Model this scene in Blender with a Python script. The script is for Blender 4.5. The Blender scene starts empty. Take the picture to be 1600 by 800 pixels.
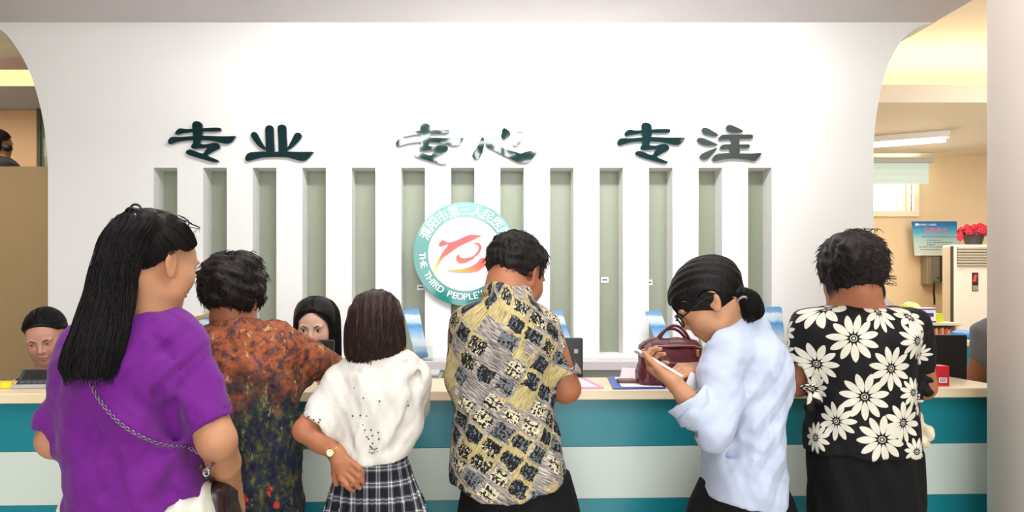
import bpy, bmesh, math, random
import numpy as np
from mathutils import Vector, Matrix
random.seed(7); RNG = np.random.default_rng(11)
S = bpy.context.scene
COL = S.collection
CAMZ = 1.41; F = 1250.0; VX, VY = 745.0, 450.0

# ------------------------------------------------------------------ camera, world, light, exposure
cam_d = bpy.data.cameras.new('camera'); cam = bpy.data.objects.new('camera', cam_d); COL.objects.link(cam)
cam.location = (0, 0, CAMZ); cam.rotation_euler = (math.pi/2, 0, 0)
cam_d.sensor_width = 36; cam_d.lens = 36*F/1600
cam_d.shift_x = (800-VX)/1600; cam_d.shift_y = (VY-400)/1600
cam_d.clip_start = 0.02
S.camera = cam
S.view_settings.view_transform = 'Standard'; S.view_settings.look = 'None'
S.view_settings.gamma = 1; S.view_settings.use_curve_mapping = False
S.view_settings.exposure = 0.10
W = bpy.data.worlds.new('world'); S.world = W; W.use_nodes = True
W.node_tree.nodes['Background'].inputs[0].default_value = (0.85, 0.93, 1.0, 1)
W.node_tree.nodes['Background'].inputs[1].default_value = 1.3
S.cycles.max_bounces = 8; S.cycles.diffuse_bounces = 5; S.cycles.glossy_bounces = 3
S.cycles.sample_clamp_indirect = 6

def area(name, loc, rot, sx, sy, power, col=(1, 1, 1)):
    l = bpy.data.lights.new(name, 'AREA'); l.shape = 'RECTANGLE'; l.size = sx; l.size_y = sy
    l.energy = power; l.color = col
    o = bpy.data.objects.new(name, l); COL.objects.link(o); o.location = loc; o.rotation_euler = rot
    return o
R90 = math.pi/2
# daylight entering through the glazed entrance behind the camera, and through the lobby's upper windows
area('entrance_daylight', (0.9, -5.3, 1.75), (R90, 0, 0), 5.6, 3.1, 235, (1.0, 0.985, 0.965))
area('lobby_ceiling_light', (0.5, 0.9, 4.45), (0, 0, 0), 3.4, 1.6, 125, (1.0, 0.97, 0.95))
area('added_wall_fill', (.35, 2.90, 2.76), (math.radians(78), 0, 0), 2.1, .16, 33, (1.0, 1.0, 0.99)).data.spread = math.radians(140)  # added light out of view, brightens the lettered wall
area('side_room_light', (3.3, 5.6, 2.52), (0, 0, 0), 1.5, 1.2, 36, (1.0, 0.92, 0.80))
area('side_aisle_fill', (3.7, 3.7, 2.2), (math.radians(75), 0, 0), 1.2, .8, 16, (1.0, 0.93, 0.84))  # added fill that brightens the right room's cove slab
area('upper_window_daylight', (0, -8.2, 4.2), (R90, 0, 0), 6, 3.2, 380, (1, 1, 1))
area('left_room_light', (-3.4, 4.4, 2.5), (0, 0, 0), 1.2, 0.8, 9, (1.0, 0.86, 0.66))
area('right_window_daylight', (4.02, 7.27, 2.3), (-R90, 0, 0), .9, .34, 26, (1.0, 0.95, 0.86))
area('left_far_room_light', (-4.2, 5.8, 2.96), (0, 0, 0), 1.2, 0.5, 38, (1.0, 0.84, 0.72))

# ------------------------------------------------------------------ helpers
def P(px, py, d): return np.array([(px-VX)/F*d, d, CAMZ+(VY-py)/F*d])
def V(px, py, d): return Vector(P(px, py, d))
def lin(c):
    return tuple(((x/255)/12.92 if x/255 <= .04045 else ((x/255+.055)/1.055)**2.4) for x in c)
def tag(o, label=None, cat=None, group=None, kind=None):
    if label: o['label'] = label
    if cat: o['category'] = cat
    if group: o['group'] = group
    if kind: o['kind'] = kind
    return o
def thing(name, loc, label, cat, group=None):
    o = bpy.data.objects.new(name, None); COL.objects.link(o); o.location = Vector(loc); o.empty_display_size = .1
    return tag(o, label, cat, group)
class NT:
    def __init__(s, m): s.t = m.node_tree; s.n = s.t.nodes; s.l = s.t.links
    def new(s, ty, **kw):
        n = s.n.new(ty)
        for k, v in kw.items(): setattr(n, k, v)
        return n
    def link(s, a, b): s.l.new(a, b)
    def val(s, sock, v):
        if isinstance(v, bpy.types.NodeSocket): s.l.new(v, sock)
        else: sock.default_value = v
    def m(s, op, a, b=0.0, c=0.0, clamp=False):
        n = s.n.new('ShaderNodeMath'); n.operation = op; n.use_clamp = clamp
        s.val(n.inputs[0], a); s.val(n.inputs[1], b); s.val(n.inputs[2], c); return n.outputs[0]
    def noise(s, vec, scale, detail=3, rough=.55, dist=0):
        n = s.n.new('ShaderNodeTexNoise'); s.val(n.inputs['Vector'], vec); n.inputs['Scale'].default_value = scale
        n.inputs['Detail'].default_value = detail; n.inputs['Roughness'].default_value = rough; n.inputs['Distortion'].default_value = dist
        return n.outputs['Fac']
    def scale(s, vec, sc, rot=(0, 0, 0), loc=(0, 0, 0)):
        n = s.n.new('ShaderNodeMapping'); s.val(n.inputs[0], vec)
        n.inputs['Scale'].default_value = sc; n.inputs['Rotation'].default_value = rot; n.inputs['Location'].default_value = loc
        return n.outputs[0]
    def mix(s, f, a, b):
        n = s.n.new('ShaderNodeMix'); n.data_type = 'RGBA'
        s.val(n.inputs['Factor'], f)
        for k, v in ((6, a), (7, b)):
            if isinstance(v, bpy.types.NodeSocket): s.l.new(v, n.inputs[k])
            else: n.inputs[k].default_value = tuple(v)+((1,) if len(v) == 3 else ())
        return n.outputs[2]
    def ramp(s, f, stops, const=False):
        n = s.n.new('ShaderNodeValToRGB'); s.val(n.inputs[0], f)
        cr = n.color_ramp; cr.interpolation = 'CONSTANT' if const else 'LINEAR'
        while len(cr.elements) < len(stops): cr.elements.new(.5)
        for e, (p, c) in zip(cr.elements, stops): e.position = p; e.color = tuple(c)+(1,)
        return n.outputs[0]
    def step(s, v, lo, hi):
        n = s.n.new('ShaderNodeMapRange'); n.interpolation_type = 'SMOOTHSTEP'; s.val(n.inputs[0], v)
        n.inputs[1].default_value = lo; n.inputs[2].default_value = hi; return n.outputs[0]
    def bump(s, h, strength=.3, dist=.01):
        n = s.n.new('ShaderNodeBump'); n.inputs['Strength'].default_value = strength; n.inputs['Distance'].default_value = dist
        s.val(n.inputs['Height'], h); return n.outputs[0]
def mat(name, rgb=(200, 200, 200), rough=.6, metal=0, spec=.5, emit=None, es=0, sheen=0, alpha=1, trans=0, sss=0):
    m = bpy.data.materials.new(name); m.use_nodes = True
    b = m.node_tree.nodes['Principled BSDF']
    b.inputs['Base Color'].default_value = lin(rgb)+(1,)
    b.inputs['Roughness'].default_value = rough; b.inputs['Metallic'].default_value = metal
    b.inputs['Specular IOR Level'].default_value = spec
    if emit: b.inputs['Emission Color'].default_value = lin(emit)+(1,); b.inputs['Emission Strength'].default_value = es
    if sheen: b.inputs['Sheen Weight'].default_value = sheen
    if trans: b.inputs['Transmission Weight'].default_value = trans
    if sss: b.inputs['Subsurface Weight'].default_value = sss; b.inputs['Subsurface Scale'].default_value = .01
    return m
def nmat(name, **kw):
    m = mat(name, **kw); return m, NT(m), m.node_tree.nodes['Principled BSDF']
def noisy(name, rgb, rgb2, scale=8, rough=.6, bump=.1, bscale=60, **kw):
    m, t, b = nmat(name, rgb=rgb, rough=rough, **kw)
    tc = t.new('ShaderNodeTexCoord').outputs['Object']
    t.link(t.mix(t.noise(tc, scale, 4), lin(rgb), lin(rgb2)), b.inputs['Base Color'])
    t.link(t.bump(t.noise(tc, bscale, 3), bump, .004), b.inputs['Normal'])
    return m
def cloth(name, rgb, rgb2=None, rough=.85, wr=.35, wscale=9, stretch=(1, 1, .45), sheen=.1):
    rgb2 = rgb2 or rgb
    m, t, b = nmat(name, rgb=rgb, rough=rough, spec=.25, sheen=sheen)
    tc = t.new('ShaderNodeTexCoord').outputs['Object']
    t.link(t.mix(t.noise(tc, 30, 4), lin(rgb), lin(rgb2)), b.inputs['Base Color'])
    clothbump(t, b, tc, wr, wscale, stretch)
    return m
def clothbump(t, b, tc, wr=.35, wscale=9, stretch=(1, 1, .45)):
    w = t.noise(t.scale(tc, stretch), wscale, 2, .45, .8)
    fine = t.noise(tc, 260, 2)
    h = t.m('ADD', t.m('MULTIPLY', w, 1.0), t.m('MULTIPLY', fine, .05))
    t.link(t.bump(h, wr, .06), b.inputs['Normal'])

def mesh_obj(name, verts, faces, m, parent=None, base=None, smooth=False):
    me = bpy.data.meshes.new(name)
    base = Vector(base) if base is not None else (parent_world(parent) if parent else Vector((0, 0, 0)))
    me.from_pydata([tuple(Vector(v)-base) for v in verts], [], [tuple(f) for f in faces])
    if m: me.materials.append(m)
    if smooth:
        for p in me.polygons: p.use_smooth = True
    o = bpy.data.objects.new(name, me); COL.objects.link(o)
    if parent: o.parent = parent
    else: o.location = base
    return o
def parent_world(p):
    v = Vector((0, 0, 0))
    while p is not None: v += p.location; p = p.parent
    return v
def bm_obj(name, bm, m, parent=None, smooth=False, bevel=0, autos=None, base=None):
    """bm is in world coordinates; the mesh is re-based on its parent's origin, or on its own foot when it is a thing."""
    bm.normal_update(); me = bpy.data.meshes.new(name)
    if parent: b = parent_world(parent)
    elif base is not None: b = Vector(base)
    else:
        co = [v.co for v in bm.verts]
        b = Vector(((min(c.x for c in co)+max(c.x for c in co))/2, (min(c.y for c in co)+max(c.y for c in co))/2, min(c.z for c in co)))
    bmesh.ops.translate(bm, verts=bm.verts, vec=-b)
    bmesh.ops.recalc_face_normals(bm, faces=bm.faces)
    bm.to_mesh(me); bm.free()
    if m:
        for x in (m if isinstance(m, (list, tuple)) else [m]): me.materials.append(x)
    if smooth:
        for p in me.polygons: p.use_smooth = True
    o = bpy.data.objects.new(name, me); COL.objects.link(o)
    if parent: o.parent = parent
    else: o.location = b
    if bevel:
        md = o.modifiers.new('bevel', 'BEVEL'); md.width = bevel; md.segments = 3; md.limit_method = 'ANGLE'; md.angle_limit = .6
        if smooth or True:
            for p in me.polygons: p.use_smooth = True
            md.harden_normals = True
    return o
def box(bm, x0, x1, y0, y1, z0, z1, M=None, mi=0):
    vs = [bm.verts.new((x, y, z)) for x in (x0, x1) for y in (y0, y1) for z in (z0, z1)]
    if M is not None:
        for v in vs: v.co = M @ v.co
    for f in ((0, 1, 3, 2), (4, 6, 7, 5), (0, 4, 5, 1), (2, 3, 7, 6), (0, 2, 6, 4), (1, 5, 7, 3)):
        bm.faces.new([vs[i] for i in f]).material_index = mi
    return vs
def bx(name, x0, x1, y0, y1, z0, z1, m, parent=None, bevel=0, M=None):
    bm = bmesh.new(); box(bm, x0, x1, y0, y1, z0, z1, M); return bm_obj(name, bm, m, parent, bevel=bevel)
def struct(o): o['kind'] = 'structure'; return o
def poly_prism(bm, pts, y0, y1, mi=0):
    """pts: (x,z) outline extruded between depths y0 (near) and y1."""
    n = len(pts)
    a = [bm.verts.new((x, y0, z)) for x, z in pts]; b = [bm.verts.new((x, y1, z)) for x, z in pts]
    bm.faces.new(a).material_index = mi; bm.faces.new(b[::-1]).material_index = mi
    for i in range(n): bm.faces.new((a[i], a[(i+1) % n], b[(i+1) % n], b[i])).material_index = mi
def catmull(pts, seg=5, closed=True):
    n = len(pts); out = []
    pts = [np.array(p, float) for p in pts]
    rng = range(n) if closed else range(n-1)
    for i in rng:
        p0, p1, p2, p3 = (pts[(i-1) % n], pts[i], pts[(i+1) % n], pts[(i+2) % n]) if closed else (pts[max(i-1, 0)], pts[i], pts[i+1], pts[min(i+2, n-1)])
        for k in range(seg):
            t = k/seg
            out.append(.5*((2*p1)+(-p0+p2)*t+(2*p0-5*p1+4*p2-p3)*t*t+(-p0+3*p1-3*p2+p3)*t**3))
    if not closed: out.append(pts[-1])
    return out
def tube_data(pts, r, seg=8, r2=None, caps=True):
    """tube along a polyline; r may be a list. Returns verts, faces."""
    pts = [Vector(p) for p in pts]; n = len(pts)
    rs = list(r) if hasattr(r, '__len__') else [r]*n
    vs, fs = [], []; up = None
    for i, p in enumerate(pts):
        t = (pts[min(i+1, n-1)]-pts[max(i-1, 0)])
        t = t.normalized() if t.length > 1e-9 else Vector((0, 0, 1))
        if up is None:
            up = Vector((0, 0, 1)) if abs(t.z) < .9 else Vector((1, 0, 0))
        a = (up - t*up.dot(t))
        a = a.normalized() if a.length > 1e-6 else t.orthogonal().normalized()
        up = a; b = t.cross(a)
        for k in range(seg):
            an = 2*math.pi*k/seg
            vs.append(p+(a*math.cos(an)+b*math.sin(an)*(1 if r2 is None else r2))*rs[i])
    for i in range(n-1):
        for k in range(seg):
            k2 = (k+1) % seg
            fs.append((i*seg+k, i*seg+k2, (i+1)*seg+k2, (i+1)*seg+k))
    if caps:
        fs.append(tuple(range(seg))[::-1]); fs.append(tuple((n-1)*seg+k for k in range(seg)))
    return vs, fs
def tube(name, pts, r, m, parent=None, seg=8, r2=None):
    v, f = tube_data(pts, r, seg, r2); return mesh_obj(name, v, f, m, parent, smooth=True)
def cyl(bm, c, r, h, axis='z', seg=32, r2=None):
    M = Matrix.Translation(Vector(c))
    if axis == 'y': M = M @ Matrix.Rotation(math.pi/2, 4, 'X')
    if axis == 'x': M = M @ Matrix.Rotation(math.pi/2, 4, 'Y')
    bmesh.ops.create_cone(bm, cap_ends=True, segments=seg, radius1=r, radius2=r if r2 is None else r2, depth=h, matrix=M)

# ------------------------------------------------------------------ implicit-surface modeller (smooth unions, extracted as one mesh)
def rc(a, b, ra, rb, k=.02, op='u'):
    a = np.asarray(a, float); b = np.asarray(b, float); ba = b-a; L = max(ba@ba, 1e-9)
    def f(X, Y, Z):
        dx, dy, dz = X-a[0], Y-a[1], Z-a[2]
        t = np.clip((dx*ba[0]+dy*ba[1]+dz*ba[2])/L, 0, 1)
        return np.sqrt((dx-t*ba[0])**2+(dy-t*ba[1])**2+(dz-t*ba[2])**2)-(ra+(rb-ra)*t)
    m = max(ra, rb)
    return (op, f, np.minimum(a, b)-m, np.maximum(a, b)+m, k)
def chain(pts, rs, k=.02, op='u'):
    return [rc(pts[i], pts[i+1], rs[i], rs[i+1], k, op) for i in range(len(pts)-1)]
def ell(c, r, R=None, k=.02, op='u'):
    c = np.asarray(c, float); r = np.asarray(r, float); R = np.eye(3) if R is None else R
    def f(X, Y, Z):
        dx, dy, dz = X-c[0], Y-c[1], Z-c[2]
        q = [dx*R[0, i]+dy*R[1, i]+dz*R[2, i] for i in range(3)]
        k0 = np.sqrt((q[0]/r[0])**2+(q[1]/r[1])**2+(q[2]/r[2])**2)
        k1 = np.sqrt((q[0]/r[0]**2)**2+(q[1]/r[1]**2)**2+(q[2]/r[2]**2)**2)+1e-9
        return k0*(k0-1)/k1
    e = np.sqrt(((R*r)**2).sum(1))
    return (op, f, c-e, c+e, k)
def rbox(c, hs, rad, R=None, k=.01, op='u'):
    c = np.asarray(c, float); hs = np.asarray(hs, float)-rad; R = np.eye(3) if R is None else R
    def f(X, Y, Z):
        dx, dy, dz = X-c[0], Y-c[1], Z-c[2]
        q = [np.abs(dx*R[0, i]+dy*R[1, i]+dz*R[2, i])-hs[i] for i in range(3)]
        o = np.sqrt(sum(np.maximum(a, 0)**2 for a in q))
        return o+np.minimum(np.maximum(q[0], np.maximum(q[1], q[2])), 0)-rad
    e = np.abs(R)@(hs+rad)
    return (op, f, c-e, c+e, k)
def smooth_rows(rows):
    rows = sorted([tuple(map(float, r)) for r in rows])
    A = np.array(rows); z = A[:, 0]; out = [z]
    zz = np.linspace(z[0], z[-1], 160); cols = [zz]
    for j in range(1, A.shape[1]):
        y = A[:, j]; h = np.diff(z); dl = np.diff(y)/h; m = np.zeros(len(y))
        m[0] = dl[0]; m[-1] = dl[-1]
        for i in range(1, len(y)-1):
            m[i] = 0 if dl[i-1]*dl[i] <= 0 else 2*dl[i-1]*dl[i]/(dl[i-1]+dl[i])
        i = np.clip(np.searchsorted(z, zz)-1, 0, len(h)-1); t = (zz-z[i])/h[i]
        cols.append((2*t**3-3*t**2+1)*y[i]+(t**3-2*t*t+t)*h[i]*m[i]+(-2*t**3+3*t*t)*y[i+1]+(t**3-t*t)*h[i]*m[i+1])
    return np.array(cols)
def loft(rows, k=.02, op='u', n=2.2, grow=0.0, yaw=0.0, cap=True):
    """rows: (z, cx, cy, rx, ry)"""
    T = smooth_rows(rows); z = T[0]; cyaw, syaw = math.cos(yaw), math.sin(yaw)
    def f(X, Y, Z):
        Zf = np.clip(Z, z[0], z[-1])
        g = [np.interp(Zf, z, T[j]) for j in range(1, 5)]
        dx = X-g[0]; dy = Y-g[1]
        if yaw: dx, dy = dx*cyaw+dy*syaw, -dx*syaw+dy*cyaw
        rx = np.maximum(g[2]+grow, .004); ry = np.maximum(g[3]+grow, .004)
        q = ((np.abs(dx)/rx)**n+(np.abs(dy)/ry)**n)**(1/n)
        d = (q-1)*np.minimum(rx, ry)*1.0
        return np.maximum(d, np.maximum(Z-z[-1]-grow, z[0]-grow-Z)) if cap else d
    m = max(T[3].max(), T[4].max())+abs(grow)
    lo = np.array([T[1].min()-m, T[2].min()-m, z[0]-abs(grow)]); hi = np.array([T[1].max()+m, T[2].max()+m, z[-1]+abs(grow)])
    return (op, f, lo, hi, k)
def cut(p, n, lo=None, hi=None, k=.004):
    """remove what lies on the side n points to, past p (within the lo..hi box)"""
    p = np.asarray(p, float); n = np.asarray(n, float); n = n/np.linalg.norm(n)
    return ('c', lambda X, Y, Z: (X-p[0])*n[0]+(Y-p[1])*n[1]+(Z-p[2])*n[2], None if lo is None else np.asarray(lo, float), None if hi is None else np.asarray(hi, float), k)
def fcut(g): return ('c', g, None, None, .004)
def disp(g): return ('d', g, None, None, 0)
def folds(amp, dirs, seed=0, warp=.03):
    r = np.random.default_rng(seed); T = []
    for (v, wl) in dirs:
        v = np.array(v, float); v /= np.linalg.norm(v); T.append((v*2*math.pi/wl, r.uniform(0, 6.28)))
    w = [(r.normal(size=3)*9, r.uniform(0, 6.28)) for _ in range(3)]
    def g(X, Y, Z):
        wp = sum(np.sin(X*a[0]+Y*a[1]+Z*a[2]+ph) for a, ph in w)*warp*30
        out = 0
        for a, ph in T:
            s = np.sin(X*a[0]+Y*a[1]+Z*a[2]+ph+wp); out = out+s*np.abs(s)
        return out*amp/len(T)
    return disp(g)
def sample(shape, lo, hi, h):
    ax = [np.arange(lo[i], hi[i]+h, h, dtype=np.float32) for i in range(3)]
    D = np.full([len(a) for a in ax], 1.0, np.float32)
    for op, f, l, u, k in shape:
        if op == 'd':
            D = D + f(ax[0][:, None, None], ax[1][None, :, None], ax[2][None, None, :]).astype(np.float32)*(np.abs(D) < .9); continue
        if l is None: sl = [slice(0, len(a)) for a in ax]
        else:
            mg = (k+2.5*h) if op != 'c' else 0
            sl = []
            for i in range(3):
                a, b = np.searchsorted(ax[i], l[i]-mg), np.searchsorted(ax[i], u[i]+mg)
                sl.append(slice(a, b))
            if any(s.stop-s.start < 1 for s in sl): continue
        X, Y, Z = ax[0][sl[0]][:, None, None], ax[1][sl[1]][None, :, None], ax[2][sl[2]][None, None, :]
        d = f(X, Y, Z); sub = D[sl[0], sl[1], sl[2]]
        if op == 'u':
            if k > 0:
                hh = np.clip(.5+.5*(sub-d)/k, 0, 1); r = sub*(1-hh)+d*hh-k*hh*(1-hh)
            else: r = np.minimum(sub, d)
        elif op == 's':
            d = -d; hh = np.clip(.5-.5*(sub-d)/max(k, 1e-4), 0, 1); r = sub*(1-hh)+d*hh+k*hh*(1-hh)
        else: r = np.maximum(sub, d)
        D[sl[0], sl[1], sl[2]] = r
    return D, ax
def surfnet(D, ax, h):
    s = D < 0
    c = [(i, j, k) for i in (0, 1) for j in (0, 1) for k in (0, 1)]
    nx, ny, nz = D.shape
    sv = lambda A, o: A[o[0]:nx-1+o[0], o[1]:ny-1+o[1], o[2]:nz-1+o[2]]
    cnt = sum(sv(s, o).astype(np.int8) for o in c)
    I = np.argwhere((cnt > 0) & (cnt < 8))
    if len(I) == 0: return np.zeros((0, 3)), np.zeros((0, 4), int)
    vals = np.stack([D[I[:, 0]+o[0], I[:, 1]+o[1], I[:, 2]+o[2]] for o in c], 1)
    pos = np.zeros((len(I), 3)); n = np.zeros(len(I))
    for a in range(8):
        for b in range(a+1, 8):
            oa, ob = np.array(c[a]), np.array(c[b])
            if np.abs(oa-ob).sum() != 1: continue
            va, vb = vals[:, a], vals[:, b]; mk = (va < 0) != (vb < 0)
            t = np.where(mk, va/np.where(mk, va-vb, 1), 0)
            pos += mk[:, None]*(oa+t[:, None]*(ob-oa)); n += mk
    pos = pos/n[:, None]
    org = np.array([ax[0][0], ax[1][0], ax[2][0]])
    Vt = org+(I+pos)*h
    idx = -np.ones((nx, ny, nz), np.int32); idx[I[:, 0], I[:, 1], I[:, 2]] = np.arange(len(I))
    Fs = []
    for axn in range(3):
        sh = [slice(0, nx), slice(0, ny), slice(0, nz)]
        A = s[tuple(slice(0, m-1) if i == axn else slice(1, m-1) for i, m in enumerate(s.shape))]
        B = s[tuple(slice(1, m) if i == axn else slice(1, m-1) for i, m in enumerate(s.shape))]
        E = np.argwhere(A != B)
        if len(E) == 0: continue
        flip = A[E[:, 0], E[:, 1], E[:, 2]]
        G = E.copy()
        for i in range(3):
            if i != axn: G[:, i] += 1
        u, v = [(1, 2), (2, 0), (0, 1)][axn]
        q = []
        for du, dv in ((-1, -1), (0, -1), (0, 0), (-1, 0)):
            H = G.copy(); H[:, u] += du; H[:, v] += dv; q.append(idx[H[:, 0], H[:, 1], H[:, 2]])
        q = np.stack(q, 1)
        q = np.where(flip[:, None], q, q[:, ::-1])
        q = q[(q >= 0).all(1)]; Fs.append(q)
    return Vt, np.concatenate(Fs)
def bounds(shape):
    los = [l for op, f, l, u, k in shape if op == 'u']; his = [u for op, f, l, u, k in shape if op == 'u']
    return np.min(los, 0)-.015, np.max(his, 0)+.015
def extract(shape, h, fine=(), box_=None):
    lo, hi = box_ if box_ else bounds(shape)
    Vs, Fs = surfnet(*sample(shape, lo, hi, h), h); allv, allf = [], []
    for (fl, fh, fr) in fine:
        fl, fh = np.array(fl, float), np.array(fh, float)
        ins = ((Vs > fl+1.6*h) & (Vs < fh-1.6*h)).all(1)
        Fs = Fs[~ins[Fs].all(1)]
    allv.append(Vs); allf.append(Fs); off = len(Vs)
    for (fl, fh, fr) in fine:
        fl, fh = np.maximum(fl, lo), np.minimum(fh, hi)
        v, f = surfnet(*sample(shape, fl, fh, fr), fr)
        allv.append(v); allf.append(f+off); off += len(v)
    return np.concatenate(allv), np.concatenate(allf)
def np_mesh(name, Vt, Q, m, parent, uvf=None, colf=None, extra=None):
    used = np.zeros(len(Vt), bool); used[Q.ravel()] = True
    remap = np.cumsum(used)-1; Vt = Vt[used]; Q = remap[Q]
    T = np.zeros((0, 4), int)
    if extra is not None:
        ev, ef = extra; Q = np.concatenate([Q, np.asarray(ef)+len(Vt)]); Vt = np.concatenate([Vt, ev])
    base = np.array(parent_world(parent)) if parent else np.zeros(3)
    me = bpy.data.meshes.new(name); me.vertices.add(len(Vt)); me.vertices.foreach_set('co', (Vt-base).astype(np.float32).ravel())
    me.loops.add(len(Q)*4); me.loops.foreach_set('vertex_index', Q.astype(np.int32).ravel())
    me.polygons.add(len(Q)); me.polygons.foreach_set('loop_start', np.arange(0, len(Q)*4, 4, dtype=np.int32))
    me.polygons.foreach_set('loop_total', np.full(len(Q), 4, np.int32))
    me.polygons.foreach_set('use_smooth', np.ones(len(Q), bool))
    me.update(calc_edges=True); me.validate()
    if m: me.materials.append(m)
    if uvf is not None:
        uv = uvf(Vt); L = me.uv_layers.new(name='UVMap'); vi = np.zeros(len(me.loops), np.int32); me.loops.foreach_get('vertex_index', vi)
        L.data.foreach_set('uv', uv[vi].astype(np.float32).ravel())
    if colf is not None:
        c = colf(Vt); a = me.color_attributes.new('tint', 'FLOAT_COLOR', 'POINT')
        a.data.foreach_set('color', np.concatenate([c, np.ones((len(c), 1))], 1).astype(np.float32).ravel())
    o = bpy.data.objects.new(name, me); COL.objects.link(o)
    if parent: o.parent = parent
    return o
def sdf(name, shape, h, m, parent, fine=(), uvf=None, colf=None, extra=None, box_=None):
    v, f = extract(shape, h, fine, box_)
    return np_mesh(name, v, f, m, parent, uvf, colf, extra)

def rows_px(L, d, RY, top=.13, rmin=.4):
    """silhouette rows (py, left px, right px[, depth, ry]) -> (z, cx, cy, rx, ry)"""
    out = []; z0 = CAMZ+(VY-L[0][0])/F*d
    for r in L:
        dd = r[3] if len(r) > 3 and r[3] else d
        z = CAMZ+(VY-r[0])/F*dd
        ry = r[4] if len(r) > 4 else RY*min(1, rmin+(1-rmin)*(max(z0-z, 0)/top)**.6)
        out.append((z, ((r[1]+r[2])/2-VX)/F*dd, dd, (r[2]-r[1])/2/F*dd, ry))
    return out
def loft_uv(rows):
    T = smooth_rows(rows)
    cx, cy = T[1].mean(), T[2].mean(); rx, ry = np.percentile(T[3], 70), np.percentile(T[4], 70)
    th = np.linspace(0, math.pi, 400); seg = np.sqrt((rx*np.cos(th))**2+(ry*np.sin(th))**2); arc = np.concatenate([[0], np.cumsum((seg[1:]+seg[:-1])/2*(th[1]-th[0]))])
    def f(v):
        t = np.arctan2((v[:, 0]-cx)/rx, -(v[:, 1]-cy)/ry)
        return np.stack([np.sign(t)*np.interp(np.abs(t), th, arc), v[:, 2]], 1)
    f.cx = cx
    return f
def back_y(rows, x, z, n=2.2):
    T = smooth_rows(rows); g = [np.interp(z, T[0], T[j]) for j in range(1, 5)]
    q = min(abs((x-g[0])/g[2]), .999); return g[1]-g[3]*(1-q**n)**(1/n)

def crease(rows, pts, r=.009, deep=.30, k=.018):
    """a soft groove pressed into the back of a garment along pixel points"""
    out = []; Q = []
    for px, py in pts:
        y = rows[0][2]-.1
        for _ in range(3): y = back_y(rows, wx(px, y), CAMZ+(VY-py)/F*y)
        Q.append(np.array([wx(px, y), y-r*(1-deep), CAMZ+(VY-py)/F*y]))
    n = len(Q)
    for i in range(n-1):
        a, b = math.sin(math.pi*(i+.15)/(n-.7)), math.sin(math.pi*(i+1.15)/(n-.7))
        out.append(rc(Q[i], Q[i+1], r*max(a, .15), r*max(b, .15), k, 's'))
    return out
def wx(px, d): return (px-VX)/F*d

# ------------------------------------------------------------------ hair strands (real thin tubes merged into the hair mesh)
def strands_quads(lines, r=.0011):
    vs, fs = [], []; off = 0
    for pts in lines:
        n = len(pts); rr = [r*(1 if i < n-3 else (n-i)/3.6+.05) for i in range(n)]
        v, f = tube_data(pts, rr, 4, caps=False)
        vs += [tuple(x) for x in v]; fs += [tuple(a+off for a in q) for q in f]; off += len(v)
    return np.array(vs), np.array(fs)
def loft_strands(rows, N, seed, grow=.0015, r=.0012, a0=-math.pi, a1=math.pi, n=2.2, zlow=0.0, wob=.004):
    T = smooth_rows(rows); rg = np.random.default_rng(seed); out = []
    z = T[0]
    for _ in range(N):
        a = rg.uniform(a0, a1); top = z[-1]-rg.uniform(0, .25)*(z[-1]-z[0]); bot = z[0]-rg.uniform(-.04, zlow)
        ph, am = rg.uniform(0, 6.28), rg.uniform(.2, 1)*wob; g = grow+rg.uniform(-.002, .0025); pts = []
        for t in np.linspace(0, 1, 22):
            zz = top+(bot-top)*t; zc = min(max(zz, z[0]), z[-1]); q = [np.interp(zc, z, T[j]) for j in range(1, 5)]
            aa = a+.12*math.sin(3*t+ph)
            c, s = math.cos(aa), math.sin(aa); e = (abs(c)**n+abs(s)**n)**(-1/n)
            pts.append((q[0]+(q[2]+g)*c*e+am*math.sin(5*t+ph), q[1]+(q[3]+g)*s*e, zz))
        out.append(pts)
    return out
def cap_strands(C, R, s, r3, tie, starts, seed, N=260, grow=.002):
    """strands running over the skull from the hairline to the tie point (head-local coordinates)"""
    rg = np.random.default_rng(seed); out = []; r3 = np.array(r3); c0 = np.array([0, -.012, .033])
    tie = np.array(tie)-c0; td = tie/r3; td /= np.linalg.norm(td)
    for _ in range(N):
        i = rg.integers(0, len(starts)-1); t = rg.uniform(); p = np.array(starts[i])*(1-t)+np.array(starts[i+1])*t
        p = p-c0
        if rg.uniform() < .5: p[0] = -p[0]
        pd = p/r3; pd /= np.linalg.norm(pd); pts = []
        om = math.acos(np.clip(pd@td, -1, 1)); wob = rg.uniform(-.05, .05)
        for u in np.linspace(0, 1, 14):
            w = (math.sin((1-u)*om)*pd+math.sin(u*om)*td)/max(math.sin(om), 1e-3)
            w = w/np.linalg.norm(w)*(1+wob*0+grow*12*rg.uniform(.95, 1.05)*(1))
            pts.append(C+R@((w*r3+c0)*s))
        out.append(pts)
    return out
def tuft_strands(Vt, centre, N, seed, length=.03, flow=(0, 0, -1), zmin=-9, lift=.35, r=.0011, curl=0.0):
    rg = np.random.default_rng(seed); sel = Vt[Vt[:, 2] > zmin]; out = []
    for _ in range(N):
        p = sel[rg.integers(len(sel))]; n = (p-centre); n /= np.linalg.norm(n)
        fl = np.array(flow, float)+rg.normal(size=3)*.35; tg = fl-n*(fl@n); tg /= max(np.linalg.norm(tg), 1e-6)
        L = length*rg.uniform(.6, 1.3); pts = []; sd = np.cross(n, tg); ph = rg.uniform(0, 6.28)
        for u in np.linspace(0, 1, 7):
            pts.append(p-n*.002+tg*L*u+n*lift*L*u*(1-.7*u)+sd*curl*math.sin(4*u+ph))
        out.append(pts)
    return out
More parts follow.
